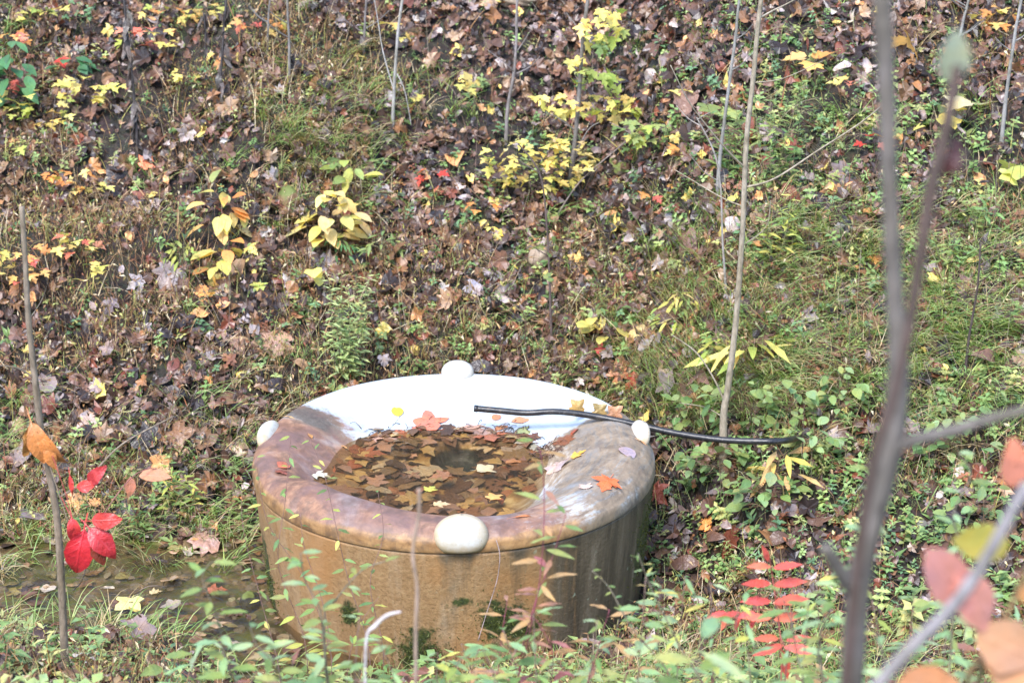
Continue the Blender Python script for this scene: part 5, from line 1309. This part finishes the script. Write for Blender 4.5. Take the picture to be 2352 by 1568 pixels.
# single leaves of note on the ground and the stream
def ground_leaf(px, py, size, shape, col, ang, label, tilt=(0, -.25), kind='dead', lift=.05):
    p = P(px, py); n = normal(np.array([p.x]), np.array([p.y]))[0]; n = Vector(n) + Vector((tilt[0], tilt[1], 0)); n.normalize(); z = Hs(p.x, p.y)
    if z < -.02 and p.x < -.5: p.z = -.02; n = Vector((0, 0, 1)); lift = .006
    d = Vector((math.cos(R(ang)), math.sin(R(ang)), 0)); d = (d - n * d.dot(n)).normalized()
    o = link('fallen_leaf', leaf_mesh(shape, kind)); m = leaf_frame(p + n * lift - d * size * .4, d, n, size); o.matrix_local = m; o.color = (*col, 1); tag(o, label, 'leaf', 'single fallen leaves on the ground')
for a in [
    (622, 802, .20, 'sycamore', (.46, .30, .24), 280, 'large pale brown sycamore leaf on the bank left of the tank'),
    (538, 802, .13, 'tulip', (.26, .16, .12), 200, 'folded brown leaf just left of the large sycamore leaf'),
    (686, 845, .11, 'oval', (.30, .20, .13), 340, 'dull brown oval leaf lower right of the large sycamore leaf'),
    (388, 640, .15, 'sycamore', (.24, .20, .22), 260, 'grey lilac leaf on the matted grass in the left of the bank'),
    (312, 655, .10, 'maple', (.32, .29, .33), 240, 'small silvery leaf left of the grey lilac leaf'),
    (262, 708, .10, 'maple', (.16, .13, .16), 250, 'dark slate leaf under the small silvery leaf'),
    (500, 660, .10, 'maple', (.72, .46, .12), 80, 'orange yellow maple leaf on the grass above the sycamore leaf'),
    (465, 690, .10, 'maple', (.74, .40, .16), 110, 'peach coloured maple leaf just below the orange yellow one'),
    (808, 583, .09, 'maple', (.74, .36, .04), 90, 'bright orange maple leaf hanging under the dark green weed'),
    (1386, 806, .07, 'maple', (.66, .08, .09), 70, 'small crimson maple leaf behind the right side of the tank'),
    (1345, 640, .10, 'maple', (.70, .30, .12), 60, 'orange star shaped leaf near the tan round stone'),
    (1320, 600, .09, 'maple', (.68, .44, .14), 140, 'golden maple leaf above the tan round stone'),
    (1140, 548, .08, 'maple', (.70, .52, .08), 200, 'yellow maple leaf on the bank above the tan round stone'),
    (335, 378, .10, 'maple', (.68, .22, .12), 80, 'coral maple leaf on matted grass in the upper left'),
    (395, 1140 - 290, .11, 'oval', (.14, .05, .04), 80, 'dark reddish oval leaf among the grass left of the tank'),
    (1085, 670, .10, 'tulip', (.32, .30, .36), 250, 'silvery blue lobed leaf behind the back knob'),
    (1130, 640, .13, 'sycamore', (.34, .29, .32), 80, 'pale lilac leaf leaning on the tan round stone'),
    (1110, 745, .05, 'round', (.52, .22, .12), 90, 'small round orange leaf on the slope behind the back knob'),
    (1175, 755, .09, 'oval', (.42, .17, .09), 340, 'rust oval leaf right of the small round orange leaf'),
    (205, 990, .12, 'sycamore', (.36, .28, .27), 200, 'pale brown leaf on the bank right of the cut sapling'),
    (225, 960, .11, 'maple', (.30, .22, .18), 80, 'brown leaf propped against the pale brown leaf by the cut sapling'),
    (300, 1410, .13, 'tulip', (.66, .62, .25), 270, 'pale yellow lobed leaf with black spots over the stream'),
    (470, 1250, .14, 'sycamore', (.38, .24, .22), 190, 'curled pinkish leaf at the stream edge near the tank'),
    (500, 1385, .09, 'maple', (.28, .10, .05), 20, 'red brown leaf in the stream close to the tank'),
    (400, 1275, .06, 'round', (.62, .40, .28), 90, 'pale salmon leaf at the stream edge under the curled leaf'),
    (360, 1388, .06, 'maple', (.5, .4, .22), 30, 'small tan leaf in the stream beside the yellow lobed leaf'),
    (1635, 1205, .09, 'maple', (.66, .30, .10), 90, 'orange leaf on the ground left of the red sumac'),
    (1525, 1140, .13, 'maple', (.24, .07, .05), 270, 'dark red maple leaf beside the right side of the tank'),
    (1560, 1215, .12, 'tulip', (.14, .12, .14), 300, 'slate grey leaf beside the right base of the tank'),
    (1430, 870, .12, 'maple', (.46, .20, .11), 240, 'orange brown maple leaf on grass behind the right rim'),
    (1465, 885, .12, 'maple', (.34, .07, .04), 200, 'wine red crumpled maple leaf right of the orange brown one'),
    (1475, 775, .12, 'tulip', (.56, .44, .22), 260, 'tan yellow leaf under the pale yellow bushy weed'),
]: ground_leaf(*a)
_vz = [('curled tan leaf caught on a grass stem at the right rim', 1325, 930, .075, (.40, .27, .10)), ('second curled tan leaf, nearer the right knob', 1375, 937, .075, (.34, .26, .12)), ('pale brown dried leaf where the hose crosses the rim', 1410, 945, .08, (.40, .22, .14))]
for lab, px, py, s, c in _vz:
    p = PV(px, py, 8.28 if px < 1400 else 8.21); o = link('hanging_leaf', leaf_mesh('tulip', 'dead')); o.matrix_local = leaf_frame(p + Vector((0, 0, -.04)), Vector((.1, 0, 1)), Vector((.2, -1, .3)), s); o.color = (*c, 1); tag(o, lab, 'leaf')
_t = Tubes(); _t.add([P(1470, 930) + Vector((0, 0, .02)), PV(1420, 915, 8.360), PV(1370, 945, 8.300), PV(1320, 955, 8.280), PV(1270, 925, 8.310)], .0016, .0008, 4, 5, 0, (.34, .26, .2)); tag(_t.obj('twig', M['bark']), 'thin tan twig arching over the right rim above the hose', 'twig')
_t = Tubes(); _t.add([PV(855, 1010, 8.160), PV(895, 985, 8.180), PV(920, 955, 8.240)], .0014, .0012, 4, 5, 0, (.08, .06, .06)); tag(_t.obj('twig', M['bark']), 'thin dark twig standing in the water by the yellow spotted leaf', 'twig')
_t = Tubes(); _t.add([PV(1140, 1240, 7.020), PV(1148, 1275, 7.000), PV(1142, 1330, 7.000), PV(1120, 1400, 6.980), PV(1098, 1470, 6.940)], .0022, .0018, 5, 5, 0, (.34, .26, .26)); tag(_t.obj('vine_stem', M['bark']), 'thin bare vine hanging down the front wall from the knob', 'vine')

# ------------------------------------------------------------------ rocks
def rock(name, label, cx, cy, wpx, hpx, mat, seed, sink=.35, deep=1.0):
    b = P(cx, cy); k = 9.5 / F; rx, rz = wpx * k / 2, hpx * k / 2
    import bmesh
    bm = bmesh.new(); bmesh.ops.create_icosphere(bm, subdivisions=4, radius=1); rng = np.random.default_rng(seed); ph = rng.uniform(0, 6, 6)
    for v in bm.verts:
        c = v.co; f = 1 + .13 * math.sin(c.x * 2.3 + ph[0]) + .12 * math.sin(c.y * 2.9 + c.z * 1.7 + ph[1]) + .06 * math.sin(c.z * 6 + c.x * 5 + ph[2]) + .03 * math.sin(c.x * 13 + c.y * 11 + ph[3])
        f = min(f, 1.12); v.co = Vector((c.x * rx * f, c.y * rx * .8 * deep * f, c.z * rz * f))
    me = bpy.data.meshes.new(name); bm.to_mesh(me); bm.free(); me.materials.append(mat); me.polygons.foreach_set('use_smooth', [True] * len(me.polygons))
    o = link(name, me); o.location = b + Vector((0, .02, rz * (1 - sink))); o.rotation_euler = (0, 0, ph[4]); tag(o, label, 'rock', 'rocks showing on the bank')
rock('rock', 'brown rock with a mossy top overhanging a dark hollow', 664, 478, 74, 62, M['rock'], 1, .25)
rock('rock', 'tan round stone half buried in the bank above the tank', 1240, 608, 62, 54, M['tan_stone'], 2)
rock('rock', 'grey upright stone left of the tan round stone', 1052, 600, 34, 56, M['grey_stone'], 3)
rock('rock', 'mossy stone between leafy sapling and tan sapling, upper one', 1415, 380, 34, 30, M['mossy_stone'], 4)
rock('rock', 'mossy stone just below the upper mossy stone', 1432, 400, 56, 36, M['mossy_stone'], 5)
rock('rock', 'wide tan stone at the top edge of the bank', 1188, 14, 110, 50, M['tan_stone'], 6)
rock('rock', 'green mossy lump at the foot of the white barked sapling', 945, 92, 50, 24, M['mossy_stone'], 7)
rock('rock', 'small pale stone on leaves far right of the tank', 2110, 1235 - 20, 40, 26, M['grey_stone'], 8)
rock('rock', 'black mossy clod beside the left base of the tank', 575, 1400, 50, 50, M['clod'], 9, .5)

# ------------------------------------------------------------------ plants in front of the tank
GF = 'slender weeds in front of the tank'
STEMC = (.26, .15, .13)
FRONT = [
    ('slender weed with narrow leaves at the left front of the tank', [(700, 1470), (640, 1300), (655, 1150), (668, 1000)], 6.70, 26, 50),
    ('slender weed with drooping leaves left of the grey stem', [(845, 1480), (800, 1330), (770, 1200), (745, 1090), (712, 1010)], 6.66, 26, 46),
    ('slender weed reaching the front lip left of the front knob', [(880, 1490), (850, 1340), (880, 1230), (868, 1130)], 6.72, 20, 42),
    ('thin leaning weed crossing the front wall from the left', [(760, 1500), (700, 1330), (615, 1200), (588, 1050)], 6.70, 22, 50),
    ('slender weed just right of the leaning one at the left wall', [(760, 1500), (740, 1380), (700, 1260), (690, 1180)], 6.6, 18, 46),
    ('tall weed at the left edge of the tank beside the stream', [(640, 1530), (600, 1380), (560, 1220), (555, 1130)], 6.6, 20, 44),
    ('low weed at the foot of the front wall left of centre', [(800, 1520), (830, 1430), (870, 1370)], 6.5, 12, 46),
]
for lab, poly, y, n, lp in FRONT:
    herb('slender_weed', lab, 'weed', poly, y, n, lp, 'lance', [LGR, LGR, GRN, YGR], STEMC, .0019, .45, GF, sx=1.35)
GB = 'blurred leafy plants in the foreground'
MINT = [(.26, .40, .23), (.33, .46, .27), (.22, .36, .19)]
BLUR = [
    ('blurred leafy plant at lower left before the stream', [(570, 1640), (520, 1520), (500, 1420), (465, 1330), (485, 1290)], 4.6, 18, 85, [LGR], 'oval'),
    ('second blurred leafy plant right of the lower left one', [(650, 1640), (640, 1540), (590, 1480), (575, 1440)], 4.4, 12, 95, [LGR], 'oval'),
    ('blurred leafy plant rising before the left half of the front wall', [(760, 1640), (745, 1500), (735, 1400), (700, 1330), (690, 1270)], 4.6, 18, 80, [LGR, BGR], 'oval'),
    ('blurred sprig leaning right above the left front wall', [(745, 1450), (770, 1380), (830, 1310), (880, 1290)], 4.7, 10, 60, [LGR], 'oval'),
    ('blurred plant at the bottom left of the dry stem', [(800, 1640), (820, 1560), (850, 1500)], 4.3, 10, 90, [LGR, BGR], 'oval'),
    ('blurred plant at the bottom just right of the dry stem', [(1010, 1660), (1020, 1580), (1060, 1510)], 4.4, 10, 90, [LGR, YGR], 'oval'),
    ('blurred mint green plant before the blurred grey trunk', [(1900, 1640), (1880, 1480), (1930, 1350), (1990, 1240), (2010, 1130), (1995, 1060)], 4.2, 24, 80, [BGR, LGR], 'oval'),
    ('big blurred pale green leaves at the bottom right of centre', [(1600, 1700), (1590, 1620), (1600, 1540), (1610, 1470)], 3.4, 12, 170, [LGR], 'oval'),
    ('big blurred leaves at the bottom left of the red sumac', [(1500, 1700), (1480, 1640), (1470, 1580)], 3.4, 8, 150, [LGR], 'oval'),
    ('blurred green plant right behind the red sumac', [(1850, 1620), (1830, 1500), (1815, 1420), (1790, 1360)], 4.6, 12, 95, [LGR, GRN], 'oval'),
    ('blurred blue green sprig below the blurred side branch', [(2190, 1400), (2210, 1280), (2190, 1180), (2230, 1090), (2200, 1040)], 4.2, 18, 75, [BGR, LGR], 'oval'),
    ('blurred green shoot right of the foot of the grey trunk', [(2060, 1620), (2040, 1540), (2010, 1450)], 3.8, 8, 90, [BGR], 'oval'),
    ('blurred plant with yellow flower spikes right of the tank', [(1640, 1640), (1560, 1480), (1500, 1360), (1465, 1270)], 4.8, 22, 46, [LGR, CRM], 'lance'),
    ('blurred plant with small yellow buds left of the spikes', [(1560, 1600), (1450, 1440), (1400, 1350), (1360, 1310)], 4.9, 18, 34, [CRM, LGR], 'oval'),
]
for lab, poly, y, n, lp, pals, sh in BLUR:
    herb('leafy_plant', lab, 'plant', poly, y, int(n * 1.7), lp * 1.0, 'toothed' if sh == 'oval' else sh, [MINT if q is BGR else q for q in pals] + [MINT], (.20, .17, .12), .003, .25, GB, start=.3, taper=.4, sx=.72)
GP = 'purple stemmed grasses in the foreground'
for lab, poly, y, n in [
    ('tall purple stem before the right front wall', [(1180, 1620), (1215, 1460), (1240, 1330), (1250, 1180), (1245, 1060), (1230, 1010)], 5.0, 14),
    ('forked purple stem beside the tall one', [(1190, 1560), (1230, 1380), (1265, 1290), (1300, 1180)], 5.0, 12),
    ('purple grass stem left of the tall purple stem', [(1140, 1600), (1150, 1480), (1165, 1380)], 5.2, 12),
    ('low purple grass stem at the bottom of the front wall', [(1260, 1620), (1270, 1500), (1230, 1420)], 5.0, 14),
    ('purple grass stem leaning right below the spikes', [(1340, 1620), (1370, 1500), (1400, 1400)], 5.1, 14),
    ('purple grass stem right of the leaning one', [(1420, 1640), (1450, 1520), (1500, 1440)], 5.0, 12),
    ('short purple grass stem at the bottom centre', [(1090, 1660), (1080, 1560), (1100, 1490)], 4.8, 10)]:
    herb('purple_grass', lab, 'grass', poly, y, int(n * 1.7), 80, 'lance', [[(.30, .13, .14), (.34, .2, .16)], LGR, [(.45, .30, .16)]], (.26, .07, .10), .0022, .2, GP, start=.3, sx=1.0, taper=.3)

ORD = 'first second third fourth fifth sixth seventh eighth ninth tenth eleventh twelfth thirteenth fourteenth fifteenth sixteenth seventeenth eighteenth nineteenth twentieth'.split()
for side, xa, xb, cnt in (('left of the dry stem', 330, 930, 8), ('between dry stem and grey trunk', 990, 1930, 17), ('right of the grey trunk', 2010, 2340, 7)):
    for k in range(cnt):
        x0 = xa + (xb - xa) * (k + .5) / cnt + random.uniform(-8, 8); yt = random.uniform(1400, 1515) - (80 if x0 > 1450 else 0); yd = random.uniform(4.3, 5.6)
        pal = random.choice([LGR, LGR, GRN, YGR, MINT, MINT, [(.27, .14, .12), (.30, .22, .14)]])
        herb('leafy_weed', 'blurred weed %s, %s from the left' % (side, ORD[k]), 'weed', [(x0, 1620), (x0 + random.uniform(-15, 15), 1560), (x0 + random.uniform(-30, 30), yt)], yd, random.randrange(9, 17), random.uniform(60, 100), random.choice(['toothed', 'lance', 'lance']), [pal, MINT], (.22, .15, .12), .0026, .25, 'leafy weeds along the bottom edge', start=.25, taper=.35, sx=.85)
# red sumac
def sumac():
    pts = [PV(1790, 1640, 5.3), PV(1795, 1500, 5.3), PV(1782, 1380, 5.3), PV(1765, 1265, 5.3)]; b = Vector((pts[0].x, pts[0].y, Hs(pts[0].x, pts[0].y) - .02)); root = thing('sumac_seedling', 'young sumac with coral red leaflets in the right foreground', 'sumac', b)
    t = Tubes(); t.add([b] + pts, .003, .0015, 6, 5, 0, (.45, .12, .10)); t.obj('stem', M['bark'], root, b); k = 6.2 / F
    C = [(.60, .10, .11), (.64, .14, .14), (.55, .10, .09), (.64, .19, .13)]
    def lf(px, py, dx, dz, L): leaf(root, b, PV(px, py, 5.3 + random.uniform(-.03, .03)), Vector((dx, -.2, dz)), Vector((0, -.7, .8)), L * k * .95, 'toothed', pick(C), sx=.66)
    for py, L in ((1300, 60), (1340, 72), (1380, 76), (1418, 70)):
        lf(1772, py, -1, .12, L); lf(1776, py + 4, 1, .28, L + 8)
    lf(1765, 1290, -.35, 1, 50)
    t = Tubes(); t.add([PV(1780, 1400, 5.3), PV(1730, 1400, 5.25), PV(1680, 1420, 5.2), PV(1640, 1430, 5.2)], .0015, .001, 5, 4, 0, (.45, .12, .1)); t.add([PV(1790, 1450, 5.3), PV(1800, 1480, 5.2), PV(1810, 1500, 5.15)], .0015, .001, 5, 4, 0, (.45, .12, .1)); t.obj('twig', M['bark'], root, b)
    for px in (1735, 1700, 1670): lf(px, 1405, -.9, -.15, 52); lf(px, 1412, -.3, -.8, 40)
    lf(1800, 1480, -1, -.25, 78); lf(1800, 1485, 1, -.05, 84); lf(1795, 1490, .25, -1, 78); lf(1790, 1465, -.9, .1, 66); lf(1805, 1470, 1, .3, 60)
sumac()

# bare blurred stems close to the camera
def fgstem(label, poly, y, rpx, col, name='bare_sapling', branches=(), knobs=()):
    pts = [PV(px, py, y) for px, py in poly]; k = (pts[0] - Vector((0, 0, CAM_Z))).length / F
    e = pts[0] + (pts[0] - pts[1]).normalized() * .25; g = Vector((e.x + (e.x - pts[0].x) * .5, y, 0)); g.z = Hs(g.x, y) - .03; full = [g, e] + pts
    if poly[-1][1] <= 5: full.append(full[-1] + (full[-1] - full[-2]).normalized() * .5)
    root = thing(name, label, 'sapling', g); rs = [rpx[0] * k * 1.1, rpx[0] * k] + [r * k for r in rpx]
    if len(full) > len(rs): rs.append(rs[-1])
    t = Tubes(); t.add(full, rs[0], rs[-1], 12, 8, .03, col, rs=rs); t.obj('trunk', M['bark'], root, g)
    for bp, r in branches:
        t = Tubes(); q = [PV(px, py, y - .02 * i) for i, (px, py) in enumerate(bp)]; t.add(q, r * k, r * k * .7, 10, 6, .04, col); t.obj('branch', M['bark'], root, g)
    return root
fgstem('thick blurred grey sapling trunk with a side branch in the right foreground', [(1955, 1590), (1972, 1340), (2010, 1180), (2046, 1020), (2064, 850), (2056, 700), (2044, 450), (2036, 200), (2026, 0)], 2.45, (27, 27, 24, 28, 23, 18, 17, 18, 20), (.135, .115, .10),
       branches=[([(2046, 1030), (2110, 1008), (2200, 985), (2290, 958), (2420, 925)], 15), ([(1972, 1365), (1935, 1320), (1895, 1255)], 20)])
fgstem('blurred dark brown stem leaning behind the grey trunk', [(2056, 900), (2086, 760), (2112, 600), (2140, 430), (2172, 300), (2200, 150)], 2.3, (12, 13, 13, 15, 14, 11), (.085, .055, .045), 'brown_sapling')
sapl = fgstem('blurred pale branch slanting up from the bottom right', [(1990, 1600), (2090, 1490), (2190, 1390), (2260, 1290), (2310, 1200), (2360, 1110)], 2.2, (15, 15, 15, 14, 13, 12), (.24, .215, .215), 'bare_sapling')
fgstem('pale dry stem standing before the middle of the tank', [(955, 1600), (955, 1450), (958, 1350), (948, 1270), (962, 1180), (963, 1122)], 3.9, (4, 4, 4, 3.6, 4, 5), (.36, .26, .20), 'dead_stalk')
fgstem('curved white dry stalk before the front wall', [(838, 1590), (842, 1466), (862, 1436), (890, 1412), (922, 1404)], 4.0, (2.2, 3, 4.6, 4.2, 1.6), (.55, .50, .50), 'dry_stalk')
fgstem('blurred olive stem at the lower right edge', [(2240, 1590), (2262, 1520), (2300, 1440), (2352, 1330)], 2.7, (7, 7, 6, 5), (.16, .13, .05), 'green_sapling')
BL = thing('pink_leaf_shrub', 'blurred shrub with large pink and orange leaves in the lower right corner', 'shrub', Vector((1.0, 2.6, Hs(1.0, 2.6)))); _b = BL.location.copy(); k = 3.0 / F
for (px, py, L, dx, dz, c, sx) in [(2130, 1260, 190, .55, -.75, (.60, .29, .27), 1.1), (2200, 1300, 180, .45, -.9, (.60, .30, .26), 1.0), (2320, 1250, 130, -.9, .1, (.30, .28, .06), 1.3), (2330, 1120, 120, -.1, 1, (.60, .24, .18), 1.2), (2240, 1450, 170, .8, -.35, (.58, .34, .21), 1.4),
                                   (2260, 1520, 170, 1, -.1, (.58, .33, .19), 1.4), (2060, 1570, 160, .9, -.1, (.62, .28, .16), 1.4), (2340, 1380, 100, .5, .4, (.6, .3, .16), 1.2)]:
    leaf(BL, _b, PV(px, py, 2.62), Vector((dx, -.1, dz)), Vector((.15, -1, .35)), L * k, 'oval', c, sx=sx)
_t = Tubes(); _t.add([_b, Vector((1.0, 2.62, 2.4)), PV(2240, 1590, 2.68), PV(2290, 1460, 2.66), PV(2345, 1340, 2.66), PV(2400, 1200, 2.66)], .006, .004, 6, 5, 0, (.25, .16, .08))
_t.add([PV(2290, 1460, 2.66), PV(2200, 1420, 2.63), PV(2130, 1270, 2.62)], .002, .001, 5, 3, 0, (.45, .2, .1)); _t.add([PV(2345, 1340, 2.66), PV(2330, 1260, 2.63)], .002, .001, 5, 3, 0, (.45, .2, .1)); _t.obj('stem', M['bark'], BL, _b)
GL = thing('grey_leaf', 'blurred grey green leaf at the tip of the dark stem, upper right', 'leaf', PV(2185, 190, 2.3)); _b = GL.location.copy()
leaf(GL, _b, PV(2180, 190, 2.3), Vector((.1, 0, 1)), Vector((.2, -1, .3)), 110 * 2.6 / F, 'oval', (.30, .33, .27), sx=1.3)
leaf(GL, _b, PV(2170, 410, 2.3), Vector((.35, 0, 1)), Vector((.2, -1, .3)), 95 * 2.6 / F, 'oval', (.05, .016, .016), 'dead', sx=.8, name='withered_leaf')
leaf(GL, _b, PV(2172, 330, 2.3), Vector((.1, 0, 1)), Vector((.9, -1, .3)), 130 * 2.6 / F, 'lance', (.30, .28, .22), sx=1.2)

# dense mid-foreground herbs: leafy weeds filling the near bank
def near_weeds():
    tm = []
    for k, s in enumerate(['pairs', 'lance', 'lance', 'rosette', 'pairs', 'tri']): tm.append(plantlet(s, np.random.default_rng(700 + k)))
    x, y, z, px, py = candidates(17000, -3.4, 3.4, 3.4, 7.4)
    dens = .06 + .5 * sstep(.5, 1.2, x) + .42 * (py > 1490) * (x > -.9); dens = dens * (z > -.01) * ((py > 1440) | (x > .75))
    keep = RG.uniform(0, 1, len(x)) < dens * (.3 + fbm(x * 2, y * 2, 77, 3)); x, y, z = x[keep], y[keep], z[keep]; n = len(x)
    X, Y, N = frames(np.tile([0, 0, 1.0], (n, 1)), RG.uniform(0, 6.28, n), RG.normal(0, .3, n), RG.normal(0, .3, n))
    c = colpick([(.25, .37, .16), (.32, .43, .2), (.18, .30, .13), (.22, .11, .09), (.30, .22, .13), (.38, .40, .18)], [5, 5, 4, 2, 2, 2], n)
    mass('near_weeds', 'mixed green and reddish weeds crowding the near bank', M['herb'], tm, RG.integers(0, 6, n), np.stack([x, y, z - .01], -1), X, Y, N, RG.uniform(.09, .23, n), c)
near_weeds()
